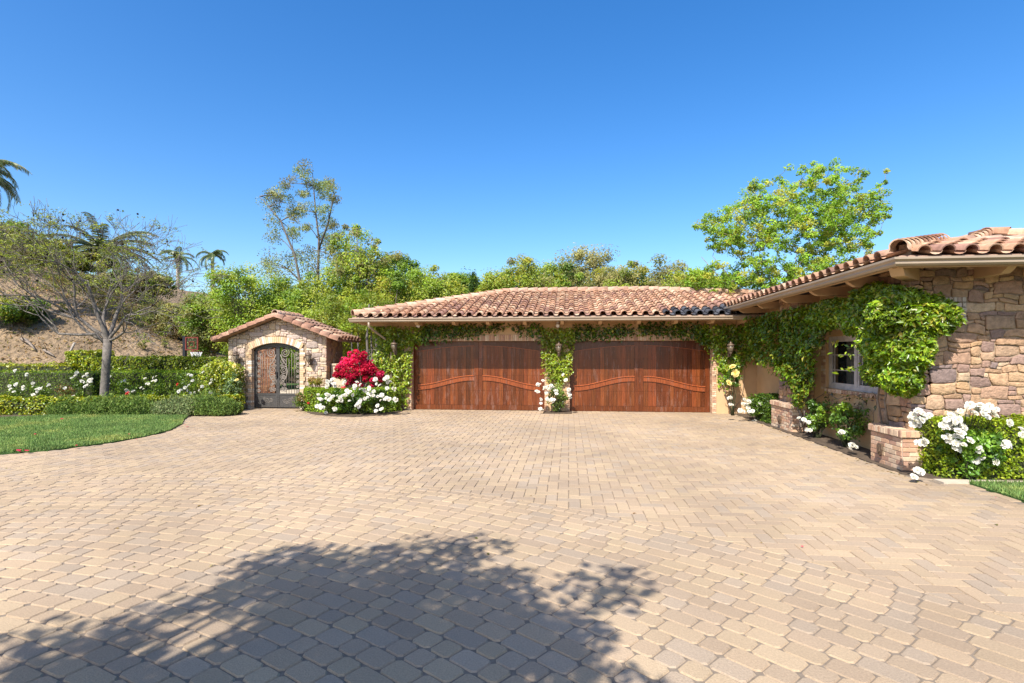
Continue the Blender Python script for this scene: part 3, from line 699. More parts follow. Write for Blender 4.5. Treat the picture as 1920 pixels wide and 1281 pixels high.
g = MB(); caps(g, (WX-.0,WY-.0,ZW+.07), (WX+D2,WY+D2,zR2+.03), r=.115, ex=.22, seed=11); caps(g, (15,WY+D2,zR2+.0), (WX+D2,WY+D2,zR2+.0), seed=12, pal=PALC, ex=.42, lift=.01, r=.135); caps(g, (WX+D2,WY+D2,zR2+.0), (WX+D2,18.6,zR2+.0), seed=13, lift=.0)
g.build('ridge_tiles', M['tile'], rf)
# higher hip roof behind
g = MB(); ap = PY(1855, 440, 14.0); hb = 2.4; zb = ap.z-.36*hb
cn = [(ap.x-hb,ap.y-hb,zb),(ap.x+hb,ap.y-hb,zb),(ap.x+hb,ap.y+hb,zb),(ap.x-hb,ap.y+hb,zb)]
tiles(g, (ap.x-hb,ap.y-hb,zb), (1,0,0), slope_vec(0,1,WS), 2*hb, hb*k2, lambda u, v: v/k2 < min(u, 2*hb-u) , seed=14)
tiles(g, (ap.x-hb,ap.y+hb,zb), (0,-1,0), slope_vec(1,0,WS), 2*hb, hb*k2, lambda u, v: v/k2 < min(u, 2*hb-u) , seed=15)
for i in range(4):
    p, q = Vector(cn[i]), Vector(cn[(i+1)%4]); tp = Vector(ap); g.poly([p, q, tp], (.42,.27,.19))
for i in range(4):
    p = Vector(cn[i]); tp = Vector(ap); caps(g, p, tp+Vector((0,0,.03)), seed=20+i)
g.build('upper_roof', M['tile'], wing)
g = MB(); g.box(ap.x-hb+.3, ap.x+hb-.3, ap.y-hb+.3, ap.y+hb-.3, 2.6, zb+.02); g.build('upper_wall', M['stucco'], wing)
prof = [(0,0),(0,-.115),(.06,-.115),(.085,-.09),(.085,-.06),(.115,-.03),(.115,0),(.105,0),(.10,-.022),(.07,-.052),(.07,-.085),(.055,-.10),(.012,-.10),(.012,0)]
g = MB(); n = len(prof)
for (fx, fy) in ((lambda a: WX-.01-a, lambda a: 16.2), (lambda a: WX-.01-a, lambda a: WY-.01-a), (lambda a: 15., lambda a: WY-.01-a)):
    for (a_, z_) in prof: g.v.append((fx(a_), fy(a_), WE+z_))
for k in range(2):
    for i in range(n): j = (i+1)%n; g.face((k*n+i, k*n+j, (k+1)*n+j, (k+1)*n+i))
g.face(tuple(range(n))); g.face(tuple(range(3*n-1, 2*n-1, -1))); g.build('gutter', M['gutter'], wing)
g = MB(); g.box(WX, WX+.035, WY+.036, 16.2, WE-.13, WE); g.box(WX, 15, WY, WY+.035, WE-.13, WE)
g.poly([(WX+.03,WY+.03,WE-.07),(XP,YS,WE+.13),(XW,YS,WE+.17),(XW,16.2,WE+.17),(WX+.03,16.2,WE-.07)]); g.poly([(WX+.03,WY+.03,WE-.07),(15,WY+.03,WE-.07),(15,YS+.05,WE+.15),(XP,YS+.05,WE+.15)])
g.build('eave_board', M['trim'], wing)
for yy in (9.75, 11.15, 12.6, 14.1, 15.6): corbel(wing, (XW, yy, WE-.03), (-1,0,0), L_=.84, w=.11, h=.17)
for xx in (6.15, 7.9, 9.6): corbel(wing, (xx, YS, WE-.03), (0,-1,0), L_=.68, w=.12, h=.17)
corbel(wing, (XP+.05, YS+.05, WE-.035), (-1,-1.1,0), L_=.98, w=.17, h=.19)
g = MB(); g.box(XW-.09, XW-.02, 14.32, 14.40, .05, 2.95); g.build('downspout', M['white'], wing)

# ================================================================== GATEHOUSE
GY = 16.5; gx0, gx1 = -11.02, -7.68; gy1 = 17.75; ox0, ox1 = -10.2, -8.57; gc = (ox0+ox1)/2; ROOFC = -9.28
gh = thing('gatehouse', 'small stone gatehouse with arched opening and clay tile gable roof', 'gatehouse', (ROOFC, GY, 0))
ev = 2.23; pk = 3.02; half = 2.11; gs = (pk-ev)/half
zt = lambda x: pk-abs(x-ROOFC)*gs-.10
zs, rise = 1.93, .20; hwid = (ox1-ox0)/2; Rr = (hwid**2+rise**2)/(2*rise); zc = zs+rise-Rr
arc = lambda x: zc+math.sqrt(max(0, Rr*Rr-(x-gc)**2))
g = MB(); n = 40
xs_ = sorted(set([gx0, gx1, ox0, ox1, ROOFC] + [gx0+(gx1-gx0)*i/n for i in range(n+1)] + [ox0+(ox1-ox0)*i/20 for i in range(21)]))
for a, b in zip(xs_[:-1], xs_[1:]):
    m_ = (a+b)/2; inside = ox0 < m_ < ox1
    za, zb_ = (arc(a), arc(b)) if inside else (-.05, -.05)
    g.prism([(a,GY+.03,za),(b,GY+.03,zb_),(b,GY+.03,zt(b)),(a,GY+.03,zt(a))], (0,.28,0))
    if ox0-.75 < m_ <= ox0: za = zb_ = 1.93
    g.prism([(a,gy1-.28,za),(b,gy1-.28,zb_),(b,gy1-.28,zt(b)),(a,gy1-.28,zt(a))], (0,.26,0))
g.box(gx1-.28, gx1-.03, GY+.31, gy1-.28, -.05, zt(gx1)+.02); g.box(gx0+.03, gx0+.28, GY+.31, gy1-.28, -.05, zt(gx0)+.02)
g.box(ox1, ox1+.1, GY+.3, gy1-.27, -.05, 2.2)
g.build('wall', M['mortar'], gh)
g = MB()
def okg(u, v):
    x = gx0+u
    if v > zt(x)-.02: return False
    if ox0-.13 < x < ox1+.13 and v < zs+.02: return False
    if ox0-.2 < x < ox1+.2 and v < arc(max(ox0, min(ox1, x)))+.19: return False
    return True
stones(g, (gx0,GY+.03,0), (1,0,0), (0,0,1), (0,-1,0), gx1-gx0, 3.0, .075, okg, STL, depth=.03, wp=.04, seed=21)
stones(g, (gx1-.03,GY+.0,0), (0,1,0), (0,0,1), (1,0,0), gy1-GY, 2.22, .075, lambda u, v: True, STC, depth=.03, wp=.04, seed=22)
g.build('stone_facing', M['stone'], gh)
BRL = [(.66,.50,.34),(.60,.40,.22),(.72,.60,.46),(.62,.42,.25),(.76,.66,.52),(.55,.36,.22)]
g = MB(); n = 27
for i in range(n):
    t0 = (i+.06)/n; t1 = (i+.94)/n; a_ = math.asin((hwid+.04)/Rr)
    w0 = -a_+2*a_*t0; w1 = -a_+2*a_*t1; c = rnd.choice(BRL); kk = rnd.uniform(.9,1.1); c = tuple(x*kk for x in c)
    r0, r1 = Rr+.0, Rr+.2
    g.prism([(gc+r0*sin(w0),GY-.02,zc+r0*cos(w0)),(gc+r0*sin(w1),GY-.02,zc+r0*cos(w1)),(gc+r1*sin(w1),GY-.02,zc+r1*cos(w1)),(gc+r1*sin(w0),GY-.02,zc+r1*cos(w0))], (0,.06,0), c)
g.build('brick_arch', M['brick'], gh)
for s in (-1, 1):
    g = MB(); x0 = ox0-.13 if s < 0 else ox1
    nrow = 30; bh = 1.95/nrow
    for j in range(nrow):
        w_ = .13+(.05 if (j//2)%2 else 0); c = rnd.choice(BRL); kk = rnd.uniform(.88,1.1); c = tuple(x*kk for x in c)
        xa, xb = (ox0-w_, ox0) if s < 0 else (ox1, ox1+w_)
        g.box(xa+.003, xb-.003, GY-.012, GY+.05, j*bh+.003, (j+1)*bh-.003, c)
        xi0, xi1 = (ox0-.01, ox0+.006) if s < 0 else (ox1-.006, ox1+.01); g.box(xi0, xi1, GY+.052, GY+.30, j*bh+.003, (j+1)*bh-.003, c)
    g.build('brick_jamb', M['brick'], gh)
g = MB(); ry0, ry1 = GY-.22, gy1+.22
for s in (-1, 1):
    xe = ROOFC+s*half
    g.prism([(ROOFC,ry0,pk),(xe,ry0,ev),(xe,ry1,ev),(ROOFC,ry1,pk)], (0,0,-.07), (.35,.22,.15))
    Lr = half*math.hypot(1, gs)
    tiles(g, (xe+s*.04, ry0+.12 if s > 0 else ry1-.1, ev-.01), (0,s,0), slope_vec(-s,0,gs), ry1-ry0-.2, Lr-.05, lambda u, v: v < Lr-.15, sp=.26, ex=.33, seed=31+s)
rfg = g.build('roof', M['tile'], gh)
g = MB(); caps(g, (ROOFC,ry0-.02,pk), (ROOFC,ry1,pk), seed=5, r=.1, ex=.3, pal=PALC)
for s in (-1, 1):
    for yy in (ry0, ry1): caps(g, (ROOFC+s*half,yy,ev-.02), (ROOFC,yy,pk-.02), seed=7+s, r=.095, ex=.33, lift=.01, fill=.01, pal=[(.42,.23,.15),(.47,.27,.18),(.38,.20,.13)])
g.build('rake_tiles', M['tile'], rfg)
# iron gate, two leaves
gt = MB(); gy = GY+.16
arcg = lambda x: arc(x)-.015
def arch_bar(g, xa, xb, off, r, y): g.tube([(xa+(xb-xa)*i/14, y, arcg(xa+(xb-xa)*i/14)-off) for i in range(15)], r, 6)
gt.box(ox0+.005, ox0+.05, gy-.03, gy+.03, .03, arcg(ox0)); gt.box(ox1-.05, ox1-.005, gy-.03, gy+.03, .03, arcg(ox1))
for i in range(16):
    xa, xb = ox0+.0+(ox1-ox0)*i/16, ox0+(ox1-ox0)*(i+1)/16
    gt.prism([(xa,gy-.03,arcg(xa)-.075),(xb,gy-.03,arcg(xb)-.075),(xb,gy-.03,arcg(xb)+.01),(xa,gy-.03,arcg(xa)+.01)], (0,.06,0))
gate = gt.build('gate_frame', M['iron'], gh)
def spiral(g, cx, cz, r, turns, a0, dirn, y, tr=.009):
    pts = []; n = int(18*turns)
    for i in range(n+1):
        t = i/n; a = a0+dirn*2*pi*turns*t; rr = r*(1-t*.86); pts.append((cx+rr*cos(a), y, cz+rr*sin(a)))
    g.tube(pts, tr, 5); return pts[0]
for s in (-1, 1):
    g = MB(); xi = gc+s*.006; xo = (ox0+.055) if s < 0 else (ox1-.055); lw = abs(xo-xi)
    X = lambda t: xi+(xo-xi)*t         # t=0 meeting stile, 1 hinge
    def bx(t0, t1, z0, z1, d=.02): a, b = sorted((X(t0), X(t1))); g.box(a, b, gy-d, gy+d, z0, z1)
    topz = lambda t: arcg(X(t))-.09
    bx(0, .06, .04, topz(0)); bx(.94, 1, .04, topz(1)); bx(.06, .94, .04, .09); bx(.06, .94, .44, .49); bx(.06,.94,.09,.44,.006)
    for i in range(12):
        ta, tb = i/12, (i+1)/12; g.prism([(X(ta),gy-.018,topz(ta)-.03),(X(tb),gy-.018,topz(tb)-.03),(X(tb),gy-.018,topz(tb)),(X(ta),gy-.018,topz(ta))], (0,.036,0))
    lf = g.build('gate_leaf', M['iron'], gh)
    g = MB()
    for t in (.36, .48, .60, .72): g.tube([(X(t),gy,.49),(X(t),gy,topz(t)-.16 if t > .5 else topz(t)-.36)], .008, 5)
    g.tube([(X(.80),gy,.49),(X(.80),gy,topz(.8)-.1)], .008, 5)
    d = s
    spiral(g, X(.30), topz(.3)-.20, .16, 2.1, pi/2, -d, gy, .015); spiral(g, X(.84), topz(.84)-.13, .075, 1.7, pi/2, d, gy, .013)
    g.tube([(X(.30),gy,topz(.3)-.04),(X(.5),gy,topz(.5)-.06),(X(.62),gy,topz(.6)-.13),(X(.76),gy,topz(.76)-.20)], .010, 5)
    # lyre of S scrolls by the meeting stile
    for (t, z, r_, tu, a0, dd) in ((.20,1.52,.10,1.6,0,1),(.16,1.36,.07,1.6,pi,-1),(.24,1.24,.14,2.0,pi/2,-1),(.16,1.02,.08,1.7,0,1),(.26,1.02,.07,1.6,pi,1),(.18,.86,.09,1.7,pi/2,1),(.16,.62,.075,1.6,pi/2,-1),(.30,.60,.08,1.8,0,1),(.88,.58,.06,1.6,pi,1),(.88,1.62,.055,1.6,0,1),(.88,1.46,.055,1.6,pi,1),(.88,1.22,.055,1.6,0,-1),(.88,1.05,.055,1.6,pi,1),(.88,.86,.055,1.6,0,1),(.88,.72,.05,1.6,pi,1),(.27,.76,.06,1.6,pi,-1)):
        spiral(g, X(t), z, r_, tu, a0 if s > 0 else pi-a0, dd*s, gy, .0125)
    g.tube([(X(.10),gy,1.75),(X(.16),gy,1.6),(X(.34),gy,1.42),(X(.42),gy,1.2),(X(.36),gy,1.0),(X(.2),gy,.86),(X(.08),gy,.74)], .016, 6)
    g.tube([(X(.80),gy,1.4),(X(.86),gy,1.34),(X(.95),gy,1.3)], .008, 5); g.tube([(X(.95),gy,1.4),(X(.86),gy,1.34),(X(.80),gy,1.28)], .008, 5)
    # embossed panel
    for (t, z, r_) in ((.3,.26,.07),(.5,.27,.08),(.7,.25,.07),(.4,.2,.05),(.62,.33,.05)): spiral(g, X(t), z, r_, 1.4, t*9, s, gy-.008, .006)
    g.build('scrollwork', M['sunlit_iron'], lf)
    if s < 0:
        g = MB(); g.box(gc-.045, gc-.012, gy-.045, gy-.02, .98, 1.18); g.lathe([(.005,0),(.022,.01),(.028,.03),(.02,.05),(.004,.06)], (gc-.028, gy-.06, 1.04), 10); g.build('latch', M['black'], lf)

# low garden wall between gatehouse and garage
gw = MB(); gw.box(gx1+.03, XL-.0, 16.78, 16.98, -.05, 1.40); gw.box(gx1+.03, XL, 16.75, 17.01, 1.40, 1.46)
tag(gw.build('garden_wall', M['wallcap']), 'low pale stucco wall between the gatehouse and the garage', 'wall')
# brick wall and garden seen through the gate
bw = MB(); bw.box(-12.6, -10.95, 19.22, 19.5, -.05, 2.4, (.35,.22,.15)); bricks(bw, (-12.6,19.22,0), (1,0,0), (0,0,1), (0,-1,0), 1.65, 2.4, .22, .075, pal=[(.26,.12,.065),(.22,.10,.06),(.30,.15,.08)], seed=71)  # bricks darkened, the wall's shade is put into their colour
tag(bw.build('brick_wall', M['brick']), 'red brown brick wall seen through the left half of the iron gate', 'wall')
sheet('courtyard_path', [(-12,17.72,0),(-6,17.72,0),(-9,26,0),(-19,26,0)], -.004, M['concrete'], .04)
sheet('courtyard_lawn', [(-20,26,0),(-8,26,0),(-10,31,0),(-20,31,0)], .01, M['lawn'])
# ================================================================== PLANTS: builders
def cluster_leaves(centres, rad, per, size, cols, v=.25, flat=.8, shade=.0):
    C_ = np.asarray(centres, float); n = len(C_); r = np.asarray(rad, float) if not np.isscalar(rad) else np.full(n, rad)
    idx = np.repeat(np.arange(n), per); P = rng.normal(size=(len(idx), 3)); P /= np.linalg.norm(P, axis=1)[:, None]
    P *= (rng.uniform(0, 1, len(idx))**.45)[:, None]; nr = P.copy(); P[:, 2] *= flat
    P = C_[idx] + P*r[idx][:, None]
    cc = np.array(cols, float)[rng.integers(0, len(cols), n)]*rng.uniform(1-v, 1+v, (n, 1))
    c = cc[idx]*rng.uniform(.75, 1.25, (len(idx), 1))*(1+rng.uniform(-.08, .08, (len(idx), 3)))
    return P, c, nr
def limb_path(a, b, sag=.12, n=5):
    a, b = Vector(a), Vector(b); L_ = (b-a).length; o = Vector((rnd.uniform(-1,1), rnd.uniform(-1,1), rnd.uniform(.2,1)))*L_*sag
    return [a.lerp(b, t/n) + o*sin(pi*t/n) for t in range(n+1)]
def tree(name, label, cat, base, top, hw, hb, cols, nclu=60, per=160, lsize=.14, clr=.55, trunk_r=.12, group=None, flat=.8, bark='bark', stems=1, mat='leaf', wood=True, seed=None, shell=.5, ycen=None, skew=0, asp=.5, vr=.3, edge=1.0):
    """base (x,y,z); top z; hw crown half-width; hb crown bottom z"""
    if seed is not None:
        global rng, rnd
        rng = np.random.default_rng(seed); rnd = random.Random(seed)
    b = Vector(base); t = thing(name, label, cat, b, group)
    zc_ = (top+hb)/2; hz = (top-hb)/2; C_ = []
    while len(C_) < nclu:
        p = Vector((rnd.uniform(-1,1), rnd.uniform(-1,1), rnd.uniform(-1,1)))
        if p.length > 1 or p.length < shell*rnd.random()**.5: continue
        wob = 1+.28*noise.noise(Vector((p.x*1.8, p.y*1.8, p.z*1.8))+Vector((seed or 0, 0, 0)))
        C_.append(Vector((b.x+skew*p.z+p.x*hw*wob*edge, b.y+p.y*hw*wob, zc_+p.z*hz*wob)))
    for k in range(max(3, nclu//8)):          # ragged outliers at the edge
        a = rnd.uniform(0, 2*pi); e = rnd.uniform(-.3, 1.3); C_.append(Vector((b.x+cos(a)*cos(e)*hw*1.12, b.y+sin(a)*cos(e)*hw*1.1, zc_+sin(e)*hz*1.08)))
    rad = np.array([clr*rnd.uniform(.55, 1.25) for _ in C_]); rad[-max(3, nclu//8):] *= .55
    P, c, nr = cluster_leaves([tuple(q) for q in C_], rad, per, lsize, cols, vr, flat)
    up = nr*.6+np.array([-.1, -.45, .6])
    leaf_object('crown', P, lsize, c, M[mat], t, nrm=up, align=.55, asp=asp, droop=.3)
    if wood:
        g = MB(); fork = b.z+(hb-b.z)*.9+hz*.15
        for s_ in range(stems):
            f = Vector((b.x+rnd.uniform(-.15,.15)*stems, b.y+rnd.uniform(-.1,.1), fork)); bs = b+Vector((rnd.uniform(-.08,.08)*stems, rnd.uniform(-.05,.05)*stems, -.1))
            g.tube(limb_path(bs, f, .03), [trunk_r*(1-.08*i) for i in range(6)], 8)
            for q in C_[s_::stems*2]:
                m_ = f.lerp(q, .45)+Vector((0,0,rnd.uniform(-.1,.35)*hz)); 
                pp = [f, f.lerp(m_, .5)+Vector((0,0,.08*hz)), m_, m_.lerp(q, .5), q]
                g.tube(pp, [trunk_r*.5, trunk_r*.36, trunk_r*.24, trunk_r*.15, trunk_r*.06], 5)
        g.build('trunk', M[bark], t)
    return t
def hedge(name, label, pts, w, z0, z1, n, lsize, cols, group=None, mat='gloss_leaf', bump_=.085, core='twig', asp=.6, cat='hedge'):
    """pts ground polyline (centre line)"""
    pts = [Vector((p[0], p[1], 0)) for p in pts]; t = thing(name, label, cat, (pts[len(pts)//2].x, pts[len(pts)//2].y, z0), group)
    segs = [(pts[i], pts[i+1]) for i in range(len(pts)-1)]; tot = sum((b-a).length for a, b in segs); P = []; Nn = []
    h = z1-z0; perim = h*2+w
    for (a, b) in segs:
        L_ = (b-a).length; d = (b-a)/L_; o = Vector((d.y, -d.x, 0)); k = int(n*L_/tot)
        for _ in range(k):
            u = rnd.uniform(-.06, L_+.06); s_ = rnd.uniform(0, perim)
            if s_ < h: q = (w/2, s_); nn = o
            elif s_ < h+w: q = (w/2-(s_-h), h); nn = Vector((0,0,1))
            else: q = (-w/2, s_-h-w); nn = -o
            p = a+d*u+o*q[0]; p.z = z0+q[1]
            wob = noise.noise(Vector((p.x*2.2, p.y*2.2, p.z*2.2)))*bump_+noise.noise(Vector((p.x*7, p.y*7, p.z*7)))*bump_*.6+rnd.gauss(0, .018)
            P.append(p+nn*wob); Nn.append(nn+Vector((0,0,.3)))
    for e, (p0, dd) in enumerate(((segs[0][0], -(segs[0][1]-segs[0][0]).normalized()), (segs[-1][1], (segs[-1][1]-segs[-1][0]).normalized()))):
        o = Vector((dd.y, -dd.x, 0))
        for _ in range(int(n*w*h/(tot*perim)*1.2)+40):
            p = p0+o*rnd.uniform(-w/2, w/2)+dd*rnd.uniform(.0,.08); p.z = z0+rnd.uniform(0, h); P.append(p); Nn.append(dd+Vector((0,0,.3)))
    P = np.array([tuple(p) for p in P]); Nn = np.array([tuple(p) for p in Nn])
    pn = np.array([noise.noise(Vector((x*2.5, y*2.5, z*2.5))) for x, y, z in P])
    c = colvar(cols, len(P), .3)*(1+.35*pn[:, None])
    leaf_object('foliage', P, lsize, c, M[mat], t, nrm=Nn, align=.45, asp=asp)
    g = MB()
    for (a, b) in segs:
        d = (b-a).normalized(); o = Vector((d.y, -d.x, 0))*(w/2-.05)
        g.prism([tuple(a+o-d*.0)[:2]+(z0,), tuple(a-o)[:2]+(z0,), tuple(b-o)[:2]+(z0,), tuple(b+o)[:2]+(z0,)], (0,0,h-.06))
    g.build('branches', M[core], t)  # solid dark core added to block the view, not modelled branches
    return t
def bloom_mesh(name, col, seed=0, r=.5):
    rd = random.Random(seed); g = MB()
    for ring, (npet, tilt, rr_, z) in enumerate(((6,.25,1.0,-.1),(6,.6,.82,.0),(5,.95,.6,.08),(4,1.25,.38,.14))):
        for k in range(npet):
            a = 2*pi*k/npet+ring*.5+rd.uniform(-.15,.15); tl = tilt+rd.uniform(-.12,.12); kk = rd.uniform(.88,1.04); c = tuple(x*kk for x in col)
            d = Vector((cos(a), sin(a), 0)); s_ = Vector((-sin(a), cos(a), 0)); b = len(g.v)
            for (f, wd, cu) in ((.08,.12,0),(.55,.42,.05),(1,.30,-.02)):
                for q in (-1, 0, 1):
                    p = d*(rr_*f*cos(tl*f)*r)+Vector((0,0,z*r+rr_*f*sin(tl)*r+cu*r))+s_*(q*wd*r*rr_)+Vector((0,0,(abs(q)*.10)*r)); g.v.append(tuple(p))
            for i in range(2):
                for j in range(2): k0 = b+i*3+j; g.face((k0,k0+1,k0+4,k0+3), c, True)
    o = g.build(name, M['petal']); me = o.data; bpy.data.objects.remove(o); return me
BW = bloom_mesh('white_blossom', (.80,.77,.68), 1); BW2 = bloom_mesh('white_blossom', (.76,.73,.62), 2); BYm = bloom_mesh('yellow_blossom', (.85,.72,.28), 3); BRm = bloom_mesh('red_blossom', (.65,.04,.05), 4)
def blooms(parent, pts, size, meshes=None, name='blossom'):
    pts = [Vector(p) for p in pts]
    if meshes is None: size *= .80; pts = pts + [p+Vector((rnd.gauss(0,.5), rnd.gauss(0,.3), rnd.gauss(0,.45)))*size for p in pts if rnd.random() < .45]
    for p in pts:
        me = rnd.choice(meshes or (BW, BW2)); o = bpy.data.objects.new(name, me); COL.objects.link(o)
        o.location = Vector(p); s_ = size*rnd.uniform(.75,1.2); o.scale = (s_, s_, s_*rnd.uniform(.75,1)); o.rotation_euler = (rnd.uniform(.3,1.4), rnd.uniform(-.6,.6), rnd.uniform(-.7,.7)); put(o, parent)
def shrub(name, label, cat, cen, radii, n, lsize, cols, bl=(), bsize=.12, bmesh_=None, group=None, mat='gloss_leaf', stems=8, z0=0, lumps=9, core=False, asp=.55, fill=.5):
    """a rounded bush: lumps of leaves round an ellipsoid, canes from the ground, blossoms on top"""
    cen = Vector(cen); t = thing(name, label, cat, (cen.x, cen.y, z0), group)
    Cs = []; 
    for k in range(lumps*3):
        p = Vector((rnd.gauss(0,1), rnd.gauss(0,1), rnd.gauss(0,1))); p.normalize(); p *= rnd.uniform(.35,.85)
        Cs.append((cen.x+p.x*radii[0], cen.y+p.y*radii[1], cen.z+p.z*radii[2]))
    mr = min(radii); P, c, nr = cluster_leaves(Cs, [mr*rnd.uniform(.25,.6)*fill*2 for _ in Cs], max(4, n//len(Cs)), lsize, cols, .25, .9)
    keep = P[:, 2] > z0+.02; P, c, nr = P[keep], c[keep], nr[keep]
    d = (P-np.array(cen))/np.array(radii)
    leaf_object('foliage', P, lsize, c, M[mat], t, nrm=d*.6+np.array([0,-.1,.6]), align=.45, asp=asp)
    g = MB()
    for k in range(stems):
        a = rnd.uniform(0, 2*pi); q = Vector(rnd.choice(Cs)); g.tube(limb_path((cen.x+cos(a)*radii[0]*.15, cen.y+sin(a)*radii[1]*.15, z0), q, .1), [.012,.011,.01,.008,.006,.004], 5)
    for p in bl: g.tube(limb_path(Vector(p)+Vector((0,.02,-.02)), Vector(p)*.75+cen*.25+Vector((0,.05,-.08)), .05, 3), .004, 4)
    g.build('stem', M['twig'] if not core else M['bark'], t)
    blooms(t, bl, bsize, bmesh_)
    return t
def vine(name, label, plane, val, areas, n_per_m2, lsize, cols, out, thick=.16, stems=(), mat='gloss_leaf', asp=.55, extra=None, tendr=0, cat='vine'):
    """leaves over wall areas (outlines in photo pixels cast on to the wall plane)"""
    cast = (lambda p: PX(p[0], p[1], val)) if plane == 'x' else (lambda p: PY(p[0], p[1], val))
    o = Vector(out); P = []; T = None
    for (poly, dens, th) in areas:
        W3 = [cast(p) for p in poly]; uv = [((w.y if plane == 'x' else w.x), w.z) for w in W3]
        us = [u for u, v in uv]; vs = [v for u, v in uv]; ar = abs(sum(uv[i][0]*uv[(i+1)%len(uv)][1]-uv[(i+1)%len(uv)][0]*uv[i][1] for i in range(len(uv))))/2
        k = int(ar*n_per_m2*dens*2.1); c_ = 0
        e_ = .07
        while c_ < k:
            u, v = rnd.uniform(min(us), max(us)), rnd.uniform(min(vs), max(vs))
            if not inpoly(u+rnd.gauss(0,e_), v+rnd.gauss(0,e_), uv): continue
            nz = noise.noise(Vector((u*1.9, v*1.9, 3.1))); nz2 = noise.noise(Vector((u*5.5, v*5.5, 8)))
            if nz*.6+nz2 < -.5+ (0 if dens >= 1 else .32): 
                if rnd.random() < .75: c_ += .5; continue
            d = .03+th*(.55+.6*nz+.5*nz2)*rnd.random()**.6
            p = Vector((val, u, v)) if plane == 'x' else Vector((u, val, v)); P.append(tuple(p+o*max(.02, d))); c_ += 1
    if extra: P += extra
    P = np.array(P); t = thing(name, label, cat, tuple(P[np.argmin(P[:, 2])]))
    pn = np.array([noise.noise(Vector((x*2.2, y*2.2, z*2.2))) for x, y, z in P]); cols = list(cols)*2+[tuple(x*.5 for x in cols[0]), tuple(x*.6 for x in cols[1]), (.22,.21,.04)]; c = colvar(cols, len(P), .35)*(1+.5*pn[:, None])
    nn = np.array([out[0], out[1], .75]); leaf_object('foliage', P, lsize, c, M[mat], t, nrm=nn, align=.5, asp=asp, droop=.4, szv=.55)
    g = MB()
    for st, r_ in stems:
        q = [cast(p)+o*.05 for p in st]; pp = []
        for a, b in zip(q[:-1], q[1:]): pp += [a.lerp(b, k/4)+Vector((rnd.gauss(0,.02), rnd.gauss(0,.02), rnd.gauss(0,.01))) for k in range(4)]
        pp.append(q[-1]); g.tube(pp, [r_*(1-.6*i/len(pp)) for i in range(len(pp))], 5)
    if stems: g.build('stem', M['bark'], t)
    return t
def palm(name, label, base, H_, fl, nf, cols, trunk_r=.16, group=None, seed=1, up=.9, leaflet=.42, trunk=True, droop=1.0):
    rd = random.Random(seed); b = Vector(base); t = thing(name, label, 'palm', b, group); top = b+Vector((0,0,H_))
    P = []; Tt = []; g = MB(); lf = MB()
    for k in range(nf):
        a = 2*pi*k/nf+rd.uniform(-.25,.25); e = rd.uniform(-.35, 1.25)*up; L_ = fl*rd.uniform(.8,1.1); d = Vector((cos(a), sin(a), 0)); pts = []; p = top.copy(); n = 12
        for i in range(n+1):
            pts.append(p.copy()); p = p+(d*cos(e)+Vector((0,0,sin(e))))*(L_/n); e -= droop*(.10+.10*i/n)
        g.tube(pts, [.03*(1-.85*i/n)*fl/2.5 for i in range(n+1)], 4, (.9,1.1,.5))
        side = Vector((-sin(a), cos(a), 0))
        for i in range(1, n+1):
            for h_ in range(4):
                q = pts[i-1].lerp(pts[i], h_/4+.12); tg = (pts[i]-pts[i-1]).normalized(); ll = leaflet*fl/2.5*(1-.55*abs(i/n-.4))*rd.uniform(.85,1.1)
                for s_ in (-1, 1):
                    dv = (side*s_*.75+tg*.55+Vector((0,0,-.35*droop-rd.uniform(0,.25)))).normalized(); w_ = tg*.018*fl/2.5; c = rd.choice(cols); kk = rd.uniform(.75,1.25); c = tuple(x*kk for x in c)
                    m_ = q+dv*ll*.6+Vector((0,0,.02)); e2 = q+dv*ll+Vector((0,0,-.08*ll)); lf.poly([q-w_, q+w_, m_+w_*1.3, e2, m_-w_*1.3], c)
    lf.build('frond', M['gloss_leaf'], t); g.build('rachis', M['bark'], t)
    if trunk:
        g = MB(); g.tube([b+Vector((0,0,-.1)), b+Vector((.05,0,H_*.5)), top], [trunk_r*1.15, trunk_r, trunk_r*.9], 10); g.build('trunk', M['palebark'], t)
    return t
def grow(g, tips, p, d, L_, r_, depth, maxd, spread, up, bend=.25, kids=(2,3), taper=.72, rmin=.006):
    n = 4; pts = [p.copy()]; dd = d.copy()
    for i in range(n):
        dd = (dd+Vector((rnd.gauss(0,bend), rnd.gauss(0,bend), rnd.gauss(0,bend)*.6))*.5+Vector((0,0,up*.12))).normalized(); p = p+dd*(L_/n); pts.append(p.copy())
    r2 = max(rmin, r_*taper); g.tube(pts, [max(rmin, r_+(r2-r_)*i/n) for i in range(n+1)], 7 if depth < 2 else 4, cap=depth == maxd)
    if depth >= maxd-2: tips.append((pts[-2], dd)); tips.append((pts[2], dd))
    if depth == maxd: tips.append((p, dd)); return
    for k in range(rnd.randint(*kids)):
        v = Vector((rnd.gauss(0,1), rnd.gauss(0,1), rnd.gauss(0,1))); v -= dd*v.dot(dd); v.normalize()
        nd = (dd+v*spread*rnd.uniform(.6,1.2)).normalized()
        grow(g, tips, p, nd, L_*rnd.uniform(.68,.92), r2*rnd.uniform(.6,.85), depth+1, maxd, spread, up, bend, kids, taper, rmin)

